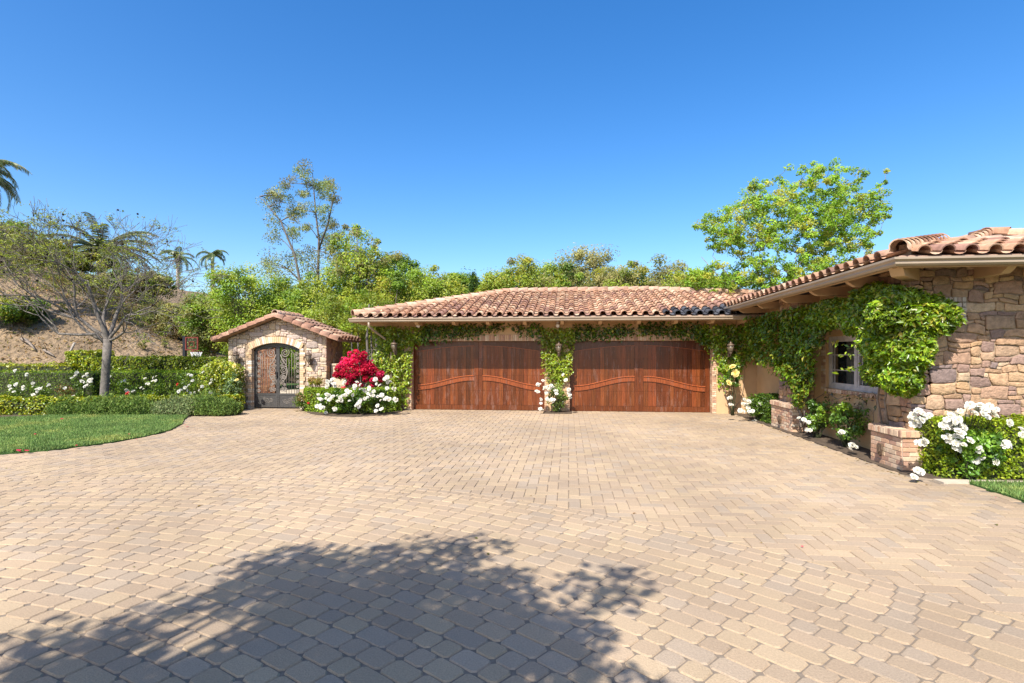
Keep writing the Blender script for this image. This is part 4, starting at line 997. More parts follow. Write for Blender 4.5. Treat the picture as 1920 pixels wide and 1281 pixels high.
# ================================================================== PLANTS: left garden
def GP(pts, dy=0): 
    r_ = [G(*p) for p in pts]; return [(q.x, q.y+dy) for q in r_]
LFRONT = [(-20,14.2)]+GP(((0,781),(90,780),(200,778),(300,777),(400,775),(430,772)), .35)
LFRONT[1] = (G(0,781).x-.4, G(0,781).y+.45)
hedge('low_hedge', 'low yellow green clipped hedge nearest the left lawn', LFRONT, .55, 0, .47, 15000, .075, [(.22,.25,.02),(.16,.22,.02),(.28,.28,.03),(.12,.18,.018)], 'clipped hedges of the left garden')
YB = 17.0
def xat(px, y): return PY(px, 665, y).x
hedge('boxwood_hedge', 'dark green clipped boxwood hedge behind the left roses', [(-27,YB),(xat(185,YB),YB)], .6, 0, 1.16, 14000, .05, GL, 'clipped hedges of the left garden', 'leaf', .03)
hedge('boxwood_hedge', 'bright green clipped boxwood hedge between the bare tree and the gatehouse', [(xat(205,YB),YB),(xat(412,YB),YB)], .6, 0, 1.18, 12000, .05, [(.15,.24,.02),(.12,.2,.02),(.19,.27,.03)], 'clipped hedges of the left garden', 'leaf', .04)
YA = 18.8
hedge('laurel_hedge', 'tall glossy laurel hedge behind the boxwood beside the gatehouse', [(xat(192,YA),YA),(xat(438,YA),YA)], .8, 0, 1.63, 14000, .085, [(.17,.21,.02),(.11,.17,.015),(.22,.25,.03)], 'clipped hedges of the left garden')
hedge('laurel_hedge', 'tallest short block of laurel hedge left of the bare tree trunk', [(xat(142,YA+.3),YA+.3),(xat(196,YA+.3),YA+.3)], .8, 0, 1.86, 4000, .085, [(.20,.24,.02),(.13,.19,.015),(.26,.28,.03)], 'clipped hedges of the left garden')
hedge('laurel_hedge', 'lower laurel hedge at the foot of the bare slope', [(-30,YA),(xat(150,YA),YA)], .8, 0, 1.36, 9000, .085, [(.24,.26,.02),(.16,.21,.02),(.28,.29,.03)], 'clipped hedges of the left garden')
# ivy mass hugging the gatehouse corner
iv = []
for _ in range(4200):
    u = rnd.random(); x = -11.75+u*1.5; y = 16.05+rnd.uniform(-.12,.32)+(.1 if u < .2 else 0); zt_ = 1.28+.3*math.sin(u*pi)+.12*noise.noise(Vector((x*3, 0, 1))); 
    if x > -10.32: continue
    iv.append((x, y-.1*noise.noise(Vector((x*3, y*3, 2))), rnd.uniform(.02, zt_)))
vine('climbing_fig', 'yellow green leafy climber bushing over the left corner of the gatehouse', 'y', 16.4, [], 1, .085, [(.20,.25,.02),(.26,.29,.03),(.14,.2,.02)], (.0,-1,0), extra=iv, cat='climber')
# lavender and rosemary mounds along the front
def feather(name, label, c0, w, h, n, cols, group, cat='plant'):
    t = thing(name, label, cat, (c0[0], c0[1], 0), group); P = []; V = []
    g = []
    a = rng.uniform(0, 2*pi, n); rr_ = rng.uniform(0, 1, n)**.5; bx_ = c0[0]+np.cos(a)*rr_*w; by_ = c0[1]+np.sin(a)*rr_*.4
    hh = h*rng.uniform(.35, 1.05, n)*(1-.45*rr_**2)
    lf = MB()
    for i in range(n):
        z = hh[i]; 
        for k in range(3):
            zz = z*(k+1)/3*(1+.35*noise.noise(Vector((bx_[i]*2.3, by_[i]*2.3, 5)))); P.append((bx_[i]+(bx_[i]-c0[0])*.25*zz+rnd.gauss(0,.03), by_[i]+rnd.gauss(0,.03)-.1*zz, zz))
    P = np.array(P); leaf_object('foliage', P, .10, colvar(cols, len(P), .3), M['matte_leaf'], t, nrm=np.array([0,-.3,.3]), align=.1, asp=.16, droop=-1.5)
    return t
ROS = [(.12,.19,.06),(.16,.23,.08),(.09,.15,.05)]; LAV = [(.17,.22,.13),(.21,.25,.16),(.13,.18,.10)]
for i, (px, w_, h_, cc, lb) in enumerate(((125,.55,.5,ROS,'feathery green rosemary mound spilling over the low hedge, leftmost one'),(180,.7,.56,ROS,'feathery rosemary mound in front of the bare tree'),(240,.7,.58,ROS,'feathery rosemary mound just right of the bare tree trunk'),(318,.5,.50,LAV,'grey green lavender mound at the tip of the lawn'),(352,.5,.58,LAV,'grey green lavender mound beside the driveway bend'),(388,.55,.66,ROS,'tall feathery rosemary mound between lavender and the gatehouse climber'),(418,.4,.55,ROS,'feathery plant at the foot of the gatehouse climber'))):
    q = G(px, 779); feather('herb_mound', lb, (q.x, q.y+.1), w_, h_, 1500, cc, 'herb mounds along the front of the left bed')
# rose bushes of the left bed
def rose_at(px, y, top, wid, bl, label, cols=GL, n=700, bs=.13, grp='rose bushes of the left garden', mesh=None, ls=.06):
    x = xat(px, y); zt_ = PY(px, top, y).z; r_ = DEP((x, y))/F*wid
    pts = [PY(a, b, y-.28+rnd.uniform(-.06,.06)) for a, b in bl]
    return shrub('rose_bush', label, 'rose bush', (x, y, zt_*.62), (r_, .28, zt_*.45), n, ls, cols, pts, bs, mesh, grp, 'gloss_leaf', 7, 0, 8)
rose_at(35, 15.9, 705, 28, [(29,698),(51,702),(29,722),(20,730),(26,735),(44,729),(18,724),(62,740),(50,701)], 'white rose bush at the far left edge of the garden')
rose_at(75, 15.9, 715, 24, [(62,725),(68,730),(74,729),(79,728),(91,724),(63,749)], 'white rose bush second from the left edge', n=500)
rose_at(125, 15.8, 722, 20, [(137,744),(122,728)], 'reddish leaved rose bush between the white roses', [(.16,.10,.04),(.12,.15,.03),(.2,.09,.04)], 420)
rose_at(155, 15.9, 705, 26, [(144,699),(135,709),(157,706),(163,705),(152,714),(158,717),(170,716),(173,713),(163,722),(166,719)], 'white rose bush immediately left of the bare tree trunk')
rose_at(236, 15.9, 712, 26, [(205,721),(228,716),(234,714),(238,733),(243,738),(236,731),(250,734),(248,745),(205,706)], 'white rose bush immediately right of the bare tree trunk')
blooms(bpy.data.objects['rose_bush.004'], [PY(239,738,15.55)], .14, (BRm,))
rose_at(282, 16.0, 705, 30, [(269,730),(279,720),(287,715),(292,714),(293,706),(272,710)], 'white rose bush in the middle of the right hand bed', n=560)
rose_at(345, 16.1, 700, 30, [(339,731),(347,727),(354,723),(352,732),(361,714),(358,704),(365,736),(374,732),(379,725),(381,698)], 'white rose bush in front of the hedge near the gatehouse', n=560)
blooms(bpy.data.objects['rose_bush.006'], [PY(333,721,15.8)], .1, (BRm,))
rose_at(396, 16.1, 703, 20, [(395,719),(397,712),(395,737)], 'small white rose bush below the gatehouse climber', n=400)
yr = rose_at(436, 15.9, 695, 20, [(440,686),(444,713)], 'pale yellow rose with blue green leaves against the gatehouse climber', BLUEG, 900, .16, mesh=(BYm,))
# bare spreading tree
rnd = random.Random(5); rng = np.random.default_rng(5)
tb = G(195, 772); tb.z = 0
bt = thing('coral_tree', 'sparse spreading tree with a stout grey trunk in the left garden', 'tree', tb)
g = MB(); tips = []; fk = PY(202, 640, tb.y); fk.z = PY(202, 636, tb.y).z
g.tube([tb+Vector((-.03,0,-.05)), tb+Vector((.0,0,.12)), tb+Vector((.02,0,.7)), tb+Vector((.07,0,1.4)), fk], [.18,.135,.12,.112,.12], 12)
sc_ = DEP(tb)/F
for (px, py, dy, L_, r_, md) in ((150,560,0,1.3,.075,5),(222,540,.3,1.2,.08,5),(195,520,-.5,1.35,.085,5),(172,545,.9,1.3,.07,5),(255,590,.2,1.15,.06,5),(120,615,-.2,1.3,.06,5),(250,625,-.6,1.05,.05,4),(205,515,.7,1.3,.07,5)):
    q = PY(px, py, tb.y+dy); d = (q-fk).normalized(); grow(g, tips, fk.copy()-Vector((0,0,.05)), d, L_*.90, r_*.8, 0, md, .70, .08, .28, kids=(2,4), rmin=.0048)
# low limb running left
lo = [fk-Vector((0,0,.25))]+[PY(*p) for p in ((180,626,tb.y-.2),(150,628,tb.y-.3),(110,626,tb.y-.3))]
g.tube(lo, [.05,.045,.04,.035], 6)
for (px, py) in ((60,580),(85,560),(30,560)): grow(g, tips, lo[-1].copy(), (PY(px,py,tb.y-.4)-lo[-1]).normalized(), .85, .03, 2, 4, .5, .1, .3)
g.build('trunk', M['greybark'], bt)
P = []; 
for (p, d) in tips:
    if rnd.random() < (.80 if p.x < tb.x+.9 else .93): continue
    f_dir = Vector((rnd.gauss(0,1), rnd.gauss(0,1), rnd.gauss(.1,.4))).normalized()
    for k in range(rnd.randint(5,14)):
        P.append(tuple(p+f_dir*rnd.uniform(-.05,.24)+Vector((rnd.gauss(0,.035), rnd.gauss(0,.035), rnd.gauss(0,.02)))))
P = np.array(P); leaf_object('crown', P, .075, colvar([(.22,.27,.06),(.17,.22,.05),(.27,.30,.08),(.13,.17,.05)], len(P), .3), M['leaf'], bt, nrm=np.array([0,0,1.]), align=.5, asp=.35)
pods = MB()
for k in range(46):
    p, d = rnd.choice(tips); p = p+Vector((rnd.gauss(0,.08), rnd.gauss(0,.08), .06)); pods.lathe([(.006,-.035),(.028,-.02),(.034,0),(.022,.02),(.005,.03)], p, 6, (.07,.04,.03))
pods.build('seed_pods', M['bark'], bt)['kind'] = 'stuff'

# ================================================================== PLANTS: between gatehouse and garage
rnd = random.Random(9); rng = np.random.default_rng(9)
# bougainvillea
bo = PY(672, 690, 16.45); bg_ = thing('bougainvillea', 'crimson bougainvillea bush mounded over the low stucco wall', 'bush', (bo.x, 16.45, 0))
Cs = []; 
for (px, py, r_) in ((672,672,.22),(655,682,.26),(690,684,.26),(672,695,.3),(646,698,.22),(702,695,.22),(636,700,.14),(641,690,.16),(708,700,.16),(680,668,.16),(664,668,.14),(660,708,.2),(686,710,.2),(640,704,.13),(712,702,.13),(668,722,.15),(700,716,.12),(676,665,.12),(650,718,.09),(705,722,.1),(646,730,.1),(664,736,.1),(716,712,.09)):
    for k in range(3): q = PY(px+rnd.gauss(0,4), py+rnd.gauss(0,3), 16.45+rnd.uniform(-.25,.15)); Cs.append((tuple(q), r_*rnd.uniform(.6,.9)))
P, c, nr = cluster_leaves([a for a, b in Cs], [b for a, b in Cs], 300, .05, [(.58,.012,.06),(.48,.01,.04),(.72,.03,.12),(.32,.006,.03),(.66,.02,.08)], .3, .9)
leaf_object('bracts', P, .052, c, M['petal'], bg_, nrm=nr*.5+np.array([0,-.4,.4]), align=.4, asp=.8)
P, c, nr = cluster_leaves([a for a, b in Cs[9:]], .2, 14, .07, DARK, .2); leaf_object('foliage', P, .07, c, M['leaf'], bg_)
g = MB()
for k in range(9): g.tube(limb_path((bo.x+rnd.uniform(-.1,.1), 16.5, 0), Cs[rnd.randrange(len(Cs))][0], .1), [.02,.018,.015,.012,.009,.006], 5)
g.build('stem', M['bark'], bg_)
# curved boxwood + roses
ell = [(-6.73+1.28*cos(pi+pi*k/12)*1.0, 16.35+.62*sin(pi+pi*k/12)) for k in range(13)]
hedge('boxwood_hedge', 'curved low boxwood hedge between the gatehouse and the left garage door', ell, .5, 0, .70, 12000, .05, [(.17,.26,.02),(.13,.21,.02),(.20,.29,.03)], None, 'leaf', .04)
BL1 = [(614,716),(620,718),(612,727),(626,720),(623,712),(646,719),(669,717),(676,722),(664,728),(702,713),(706,720),(712,723),(722,711),(727,717),(731,716),(726,728),(737,728),(617,741),(613,747),(619,749),(624,744),(632,742),(637,746),(652,733),(655,737),(648,741),(662,741),(643,743),(634,753),(640,751),(684,733),(690,738),(696,740),(700,742),(708,744),(716,741),(603,750),(598,748),(601,760),(606,764),(595,762),(676,750),(671,757),(672,763),(714,751),(722,749),(730,749),(740,748),(745,750),(708,761),(714,768),(706,770),(626,766),(611,774),(655,752),(684,748),(676,730),(692,726)]
q0 = G(665, 778); 
shrub('rose_bush', 'wide white flowering rose bush over the curved hedge left of the garage doors', 'rose bush', (q0.x, q0.y+.12, .42), (1.38,.34,.42), 12000, .06, [(.07,.14,.02),(.10,.19,.025),(.055,.11,.02),(.13,.2,.03)], [PY(a, b, q0.y-.28+.12*((a-665)/80.)**2+rnd.uniform(-.08,.08)) for a, b in BL1], .155, None, None, 'gloss_leaf', 26, 0, 22, fill=.42)
sr = PY(591, 716, 16.1); t_ = shrub('standard_rose', 'small round lollipop rose on a bare stem under the right gatehouse lantern', 'rose bush', (sr.x, 16.1, sr.z+.02), (.27,.22,.2), 900, .05, [(.2,.2,.03),(.15,.19,.03),(.22,.14,.05)], (), stems=4, lumps=6)
g = MB(); g.tube([(sr.x,16.1,0),(sr.x+.02,16.1,.5),(sr.x,16.1,sr.z)], .018, 6); g.build('trunk', M['bark'], t_)
shrub('rose_bush', 'reddish leaved low rose bush at the right foot of the gatehouse', 'rose bush', (G(583,768).x, 16.0, .32), (.33,.25,.32), 1100, .055, [(.10,.15,.03),(.14,.11,.04),(.08,.13,.03)], [PY(585,741,15.75),PY(578,756,15.75)], .09, (BRm,), None, stems=8)
# garage vines
VG = [(.11,.20,.015),(.16,.25,.02),(.08,.15,.012),(.21,.27,.03)]
vine('trumpet_vine', 'leafy green climber on the left garage pier', 'y', YF, [
    ([(716,622),(775,624),(775,652),(772,700),(768,735),(760,762),(748,764),(742,735),(728,722),(712,712),(704,690),(706,655)], 1.15, .30),
    ([(700,616),(716,612),(800,616),(800,640),(770,652),(705,655)], 1, .22)], 620, .085, [(.17,.24,.02),(.22,.28,.03),(.12,.19,.015)], (0,-1,0),
    stems=(([(758,768),(752,730),(740,690),(735,650),(745,628)],.018),([(756,768),(762,720),(758,680),(768,640)],.014)))
vine('trumpet_vine', 'thin green climber trained above the left garage door', 'y', YF, [
    ([(795,610),(850,608),(905,612),(912,622),(895,630),(862,634),(835,638),(800,646),(780,648)], 1.05, .2),
    ([(900,612),(950,606),(990,612),(1018,612),(1018,645),(995,632),(968,624),(950,618),(915,622)], .95, .15)], 560, .08, DARK+VG[:1], (0,-1,0),
    stems=(([(760,640),(830,628),(900,618),(960,612),(1020,628)],.012),))
vine('trumpet_vine', 'leafy green climber covering the centre pier between the two garage doors', 'y', YF, [
    ([(1014,616),(1076,616),(1078,640),(1072,668),(1068,700),(1058,716),(1046,722),(1030,712),(1022,690),(1016,655)], 1.15, .26)], 640, .08, [(.18,.25,.02),(.23,.28,.03),(.12,.19,.015)], (0,-1,0),
    stems=(([(1045,768),(1044,735),(1040,700),(1048,660),(1045,630)],.016),([(1047,768),(1052,720),(1056,690)],.010)))
vine('trumpet_vine', 'green climber trained above the right garage door', 'y', YF, [
    ([(1072,612),(1105,608),(1128,620),(1160,612),(1185,614),(1195,626),(1160,634),(1125,634),(1100,640),(1076,642)], 1.0, .18),
    ([(1190,610),(1240,604),(1300,610),(1330,612),(1330,652),(1310,640),(1285,634),(1262,630),(1225,632),(1200,628)], 1.05, .2)], 560, .08, DARK+VG[:1], (0,-1,0),
    stems=(([(1060,630),(1120,622),(1200,616),(1280,618),(1350,640)],.012),))
vine('trumpet_vine', 'thick green climber in the inner corner right of the garage doors', 'y', YF, [
    ([(1315,612),(1400,608),(1425,612),(1428,640),(1425,680),(1400,672),(1385,690),(1368,700),(1352,704),(1346,680),(1336,660),(1318,648),(1300,632)], 1.1, .3),
    ([(1346,680),(1366,680),(1362,720),(1350,740),(1345,720)], .6, .15)], 560, .085, VG, (0,-1,0),
    stems=(([(1368,772),(1358,730),(1352,690),(1360,650),(1380,630)],.014),([(1372,772),(1390,745),(1395,700),(1385,660)],.008)))
shb = PY(1045, 740, 16.0)
shrub('rose_bush', 'white rose bush at the foot of the centre garage pier', 'rose bush', (shb.x, 16.2, .52), (.33,.26,.52), 1900, .055, [(.11,.17,.04),(.15,.22,.05),(.08,.13,.03)], [PY(a, b, 15.95+rnd.uniform(-.05,.05)) for a, b in ((1018,714),(1012,721),(1008,720),(1022,727),(1026,725),(1030,731),(1034,726),(1028,736),(1024,737),(1040,732),(1044,733),(1036,726),(1010,735),(1006,734),(1014,749),(1026,748),(1032,751),(1038,750),(1013,767),(1017,769),(1061,713),(1067,731),(1066,738),(1069,742),(1070,746),(1056,703))], .15, stems=14, lumps=10)
sheet('planter_edge', [(shb.x-.42,16.0,0),(shb.x+.42,16.0,0),(shb.x+.42,16.6,0),(shb.x-.42,16.6,0)], .03, M['soil'])
# right corner bed
yl = PY(1376, 706, 15.9)
shrub('rose_bush', 'tall yellow rose against the wall in the inner corner', 'rose bush', (PY(1374,712,16.1).x, 16.1, 1.1), (.26,.22,.42), 900, .06, [(.05,.11,.02),(.08,.15,.03)], [PY(1374,688,15.85),PY(1379,700,15.85),PY(1366,718,15.85)], .2, (BYm,), None, stems=9)
hedge('boxwood_hedge', 'small dark boxwood block in the shaded inner corner', [(5.25,14.25),(5.25,15.1)], .45, 0, .68, 3000, .05, DARK+GL[:1], None, 'leaf', .04)
shrub('rose_bush', 'low white rose bush in the bed beside the right garage door', 'rose bush', (5.0, 14.9, .36), (.33,.5,.36), 2200, .06, [(.07,.13,.02),(.10,.18,.03)], [PY(a, b, 14.7+rnd.uniform(-.15,.15)) for a, b in ((1368,747),(1371,760),(1369,758),(1395,749),(1398,752),(1404,772),(1413,791),(1416,790),(1394,772),(1427,757),(1421,762),(1399,759),(1388,770))], .15, stems=12, lumps=10)
q = G(1550, 832)
for (xx, yy, rz_, lb, bl) in ((5.18, 11.95, .38, 'low white rose bush between the two brick bases, nearer the garage', [(1508,788),(1516,792),(1513,806),(1519,807),(1498,784),(1487,799)]), (5.2, 10.75, .40, 'dark leaved white rose bush between the two brick bases, nearer the camera', [(1579,810),(1576,812),(1600,833),(1604,838),(1597,835)])):
    shrub('rose_bush', lb, 'rose bush', (xx, yy, rz_+.08), (.26,.52,rz_), 1500, .065, [(.09,.17,.03),(.13,.22,.03),(.06,.12,.03)], [PX(a, b, xx-.28) for a, b in bl], .13, None, 'rose bushes between the brick bases', stems=12, lumps=9)
# wing climbers
vine('trumpet_vine', 'dark leafy climber hanging over the stone pilaster left of the window', 'x', XP-.02, [
    ([(1418,600),(1440,590),(1470,585),(1500,578),(1540,570),(1560,600),(1562,650),(1545,650),(1535,700),(1530,740),(1512,768),(1500,740),(1480,700),(1462,690),(1440,680),(1418,660),(1414,630)], 1.15, .34)], 620, .085, [(.10,.18,.015),(.15,.22,.02),(.07,.13,.012)], (-1,0,0),
    stems=(([(1508,800),(1502,760),(1490,720),(1488,680),(1480,640)],.028),([(1512,800),(1516,750),(1520,700),(1525,660),(1530,630)],.022),([(1506,800),(1498,740),(1505,690),(1540,650),(1550,620)],.014)))
vine('climbing_rose', 'tangled reddish stems and leaves below the wing window', 'x', XW-.02, [([(1545,738),(1640,742),(1648,760),(1630,770),(1600,765),(1560,752)], .22, .12)], 420, .07, [(.06,.05,.02),(.07,.10,.02),(.11,.05,.03)], (-1,0,0),
    stems=(([(1525,760),(1550,735),(1580,748),(1610,740),(1645,752)],.010),([(1530,770),(1560,765),(1600,758),(1640,772)],.008),([(1648,860),(1640,800),(1650,750),(1640,735)],.01)))
# big clump rounding the stone corner
rnd = random.Random(21); rng = np.random.default_rng(21); ex = []
def blob(cx_, cy_, cz_, rx_, ry_, rz_, n):
    k = 0
    while k < n:
        p = Vector((rnd.gauss(0,1), rnd.gauss(0,1), rnd.gauss(0,1))).normalized(); f = 1+.22*noise.noise(p*2.3+Vector((cx_, cy_, cz_)))+.12*noise.noise(p*6); rr_ = f*rnd.uniform(.80,1.02) if rnd.random() < .8 else f*rnd.uniform(.4,.8)
        q = Vector((cx_+p.x*rx_*rr_, cy_+p.y*ry_*rr_, cz_+p.z*rz_*rr_))
        if q.x > XP+.0 and q.y > YS-.02: continue
        if q.x > XW-.03: 
            if q.y > YS-.04: continue
        ex.append(tuple(q)); k += 1
def bpx(px, py, y, rx_, ry_, rz_, n): q = PY(px, py, y); blob(q.x, q.y, q.z, rx_, ry_, rz_, int(n*1.6))
bpx(1700, 590, 8.75, .55, .38, .36, 3000); bpx(1742, 596, 8.6, .40, .25, .30, 1800); bpx(1660, 640, 9.1, .30, .55, .42, 3000); bpx(1700, 655, 8.75, .30, .40, .40, 2400); bpx(1625, 595, 9.9, .30, .7, .36, 2600); bpx(1690, 712, 8.8, .26, .30, .24, 1500); bpx(1650, 695, 9.3, .22, .35, .26, 1300)
bpx(1560, 590, 11.3, .26, .9, .30, 2600); bpx(1640, 560, 9.6, .25, .6, .25, 1500); bpx(1680, 556, 8.9, .25, .3, .16, 600)
for (a, b) in (((1610,668,9.7),(1555,664,10.6)),((1610,650,9.7),(1550,642,10.7)),((1610,690,9.6),(1565,694,10.3)),((1775,588,8.5),(1812,583,8.4)),((1780,600,8.5),(1800,612,8.5))):
    p, q_ = PY(*a), PY(*b)
    for k in range(10): ex.append(tuple(p.lerp(q_, rnd.random())+Vector((rnd.gauss(0,.03), rnd.gauss(0,.03), rnd.gauss(0,.025)))))
cv = vine('trumpet_vine', 'big bright bushy climber wrapping the stone corner right of the window', 'x', XP, [], 1, .088, [(.12,.21,.015),(.17,.27,.02),(.08,.15,.012),(.22,.29,.03)], (-.6,-.6,0), extra=ex, asp=.42)
g = MB()
for pts in (((5.12,9.3,.6),(5.1,9.35,1.0),(5.12,9.25,1.5),(5.05,9.1,2.0)),((5.14,9.5,.6),(5.12,9.6,1.0),(5.1,9.4,1.6)),((5.1,9.3,1.2),(5.3,9.6,1.9),(5.3,10.6,2.35),(5.35,11.8,2.5))): g.tube([Vector(p) for p in pts], .016, 6)
g.build('stem', M['bark'], cv)
# near right hedge and rose
hedge('boxwood_hedge', 'bright clipped boxwood hedge in front of the fieldstone wall at the right edge', [(5.30,8.50),(11,8.58)], .60, 0, .80, 30000, .042, [(.20,.27,.02),(.15,.22,.015),(.25,.31,.03),(.11,.17,.012)], None, 'leaf', .05)
BLN = [(1712,778),(1722,771),(1730,776),(1717,790),(1728,788),(1706,785),(1735,783),(1741,781),(1722,797),(1712,796),(1790,776),(1800,771),(1783,779),(1815,764),(1822,759),(1830,766),(1838,760),(1846,766),(1855,762),(1860,774),(1852,782),(1843,776),(1826,775),(1812,780),(1799,783),(1790,792),(1775,787),(1780,795),(1768,798),(1776,803),(1786,804),(1800,802),(1805,798),(1796,808),(1808,803),(1770,820),(1781,828),(1793,838),(1800,830),(1806,834),(1812,831),(1818,826),(1790,842),(1800,820),(1720,830),(1729,831),(1836,845),(1843,850),(1849,855),(1838,858),(1830,848),(1866,866),(1884,836),(1891,837),(1892,793),(1915,805),(1918,815),(1720,882),(1726,885),(1850,770),(1868,768),(1834,770),(1865,780)]
qn = PY(1822, 840, 8.15)
shrub('rose_bush', 'large white rose bush in full bloom in front of the fieldstone wall', 'rose bush', (qn.x, 8.2, .46), (.52,.26,.42), 5200, .065, [(.09,.18,.03),(.13,.24,.04),(.06,.13,.02)], [PY(a, b, 8.0+rnd.uniform(-.1,.12)) for a, b in BLN], .125, None, None, stems=20, lumps=14, fill=.55)

# ================================================================== TREES BEHIND
TG = 'trees behind the garage and gatehouse'
def T(px, topy, hwpx, y, boty, cols, label, name='broadleaf_tree', seed=1, **kw):
    x = xat(px, y); D = DEP((x, y)); z0 = max(0, hill(x, y)) if x < -14 else 0
    zt_ = HC+(665-topy)*D/F; zb_ = HC+(665-boty)*D/F; zb_ = max(zb_, z0+.2)
    a = dict(nclu=95, per=150, lsize=D*.0043, clr=.11*(zt_-zb_)+.25, seed=seed, group=TG); a.update(kw)
    return tree(name, label, 'tree', (x, y, z0), zt_, hwpx*D/F, zb_, cols, **a)
T(455, 500, 62, 24.5, 655, LIME, 'lime green round topped tree directly behind the gatehouse roof', seed=31)
T(398, 545, 50, 28, 665, OLIVE+GL, 'olive brown scrubby tree left of the gatehouse', 'scrub_tree', seed=32)
T(345, 575, 55, 31, 665, OLIVE, 'olive grey scrub tree at the end of the bare slope', 'scrub_tree', seed=33)
T(298, 590, 45, 33, 665, OLIVE+YEL[:1], 'low olive scrub tree on the slope behind the spreading tree', 'scrub_tree', seed=34)
T(535, 530, 55, 27, 655, GL+LIME, 'mid green tree between the lime tree and the tall thin tree', seed=35)
T(600, 520, 58, 25, 650, LIME+GL, 'dense lime tree at the foot of the tall thin tree', seed=36)
T(672, 434, 76, 27, 640, LIME+OLIVE[:1], 'feathery upright lime tree left of the garage roof', seed=37, per=120, nclu=150, clr=.6)
T(716, 464, 40, 30, 640, GL+OLIVE[:1], 'slender dark tree with feathery top left of the garage roof', seed=38, per=110, nclu=90, clr=.45)
T(640, 560, 55, 22, 665, YEL, 'yellow green bushy tree above the gap between gatehouse and garage', seed=39)
T(740, 515, 50, 26, 655, YEL+GL, 'yellow green tree behind the left end of the garage roof', seed=40)
T(762, 490, 36, 33, 640, GL, 'dark green tree standing behind the yellow green tree', seed=41)
T(808, 508, 46, 27, 640, YEL+LIME, 'yellow green tree behind the left hip of the garage', seed=42)
T(860, 514, 40, 29, 630, LIME+GL, 'fresh green tree next to the small conifer', seed=43)
T(888, 512, 18, 27, 640, DARK, 'small pointed dark conifer behind the garage roof', 'conifer', seed=44, nclu=45, per=110, clr=.3, cat=None) if False else None
T(940, 508, 36, 26, 640, YEL+GL, 'low yellow green tree behind the left ridge end', seed=45)
T(988, 488, 56, 27, 640, YEL+OLIVE[:1], 'yellow green spreading tree behind the garage ridge', seed=46)
T(1105, 474, 74, 36, 640, [(.19,.19,.075),(.15,.16,.06),(.23,.22,.10)], 'broad olive grey tree behind the middle of the garage ridge', seed=47, nclu=150)
T(1052, 500, 46, 32, 640, OLIVE+GL, 'darker olive tree between the yellow green and the olive grey trees', seed=48)
T(1180, 500, 44, 30, 640, YEL+OLIVE, 'yellow olive tree behind the right part of the ridge', seed=49)
T(1243, 490, 46, 34, 640, OLIVE, 'olive grey tree behind the right ridge end', seed=50)
T(1290, 515, 48, 29, 640, YEL+OLIVE, 'low yellow green tree left of the bright tree by the wing', seed=51)
T(1020, 505, 40, 29, 640, YEL+GL, 'yellow green tree filling the band left of the olive grey tree', seed=63)
T(1150, 505, 42, 33, 640, OLIVE+YEL[:1], 'dull olive tree between the broad olive tree and the yellow olive tree', seed=64)
T(905, 520, 34, 30, 640, GL+LIME, 'green tree just right of the pointed conifer', seed=65)
T(1330, 520, 44, 31, 640, YEL+OLIVE, 'yellowish tree behind the bright many stemmed tree', seed=66)
# conifer
def conifer(px, topy, y, label, seed):
    global rnd, rng
    rnd = random.Random(seed); rng = np.random.default_rng(seed); x = xat(px, y); D = DEP((x, y)); zt_ = HC+(665-topy)*D/F; t = thing('conifer', label, 'tree', (x, y, 0), TG); Cs = []; rs = []
    for k in range(120):
        f = rnd.random(); z = zt_*(.15+.85*f); rr_ = (1-f)*1.1+.03; a = rnd.uniform(0, 2*pi); Cs.append((x+cos(a)*rr_*rnd.random()**.4, y+sin(a)*rr_*rnd.random()**.4, z)); rs.append(.12+.2*(1-f))
    P, c, nr = cluster_leaves(Cs, rs, 70, .1, [(.05,.10,.03),(.07,.13,.035)], .2, 1.2); leaf_object('crown', P, .12, c, M['leaf'], t, asp=.3)
    g = MB(); g.tube([(x,y,-.1),(x,y,zt_)], [.12,.01], 7); g.build('trunk', M['bark'], t)
conifer(888, 514, 27, 'small pointed dark conifer behind the garage roof', 61); conifer(1208, 512, 33, 'dark narrow treetop behind the right part of the ridge', 62)
# left slope vegetation
T(15, 415, 60, 36, 560, OLIVE+GL, 'olive tree at the top of the slope, leftmost one', seed=52, group='trees on the slope')
T(75, 450, 55, 35, 570, OLIVE+YEL, 'yellowish olive tree at the top of the slope', seed=53, group='trees on the slope')
T(140, 478, 60, 36, 590, YEL+OLIVE, 'yellow olive tree on the slope left of the dark palm', seed=54, group='trees on the slope')
T(258, 510, 60, 36, 640, OLIVE+GL[:1], 'olive tree on the slope right of the dark palm', seed=55, group='trees on the slope')
T(200, 520, 60, 35, 640, OLIVE, 'scrubby olive tree below the dark palm', seed=56, group='trees on the slope')
Pl = []; 
for k in range(9000):
    x = rnd.uniform(-44, -17.5); y = 19.6+11*rnd.random()
    if noise.noise(Vector((x*.6, y*.6, 4))) < -.05+rnd.gauss(0,.12): continue
    Pl.append((x, y, hill(x, y)-.03+rnd.uniform(0,.05)))
o = leaf_object('dry_litter', Pl, .16, colvar([(.22,.14,.07),(.12,.08,.05),(.30,.22,.12),(.12,.13,.05)], len(Pl), .3), M['matte_leaf'], None, nrm=np.array([0,0,1.]), align=.4, asp=.3, szv=.6); tag(o, 'dry leaf litter, clods and twigs strewn over the bare slope', 'litter', kind='stuff')
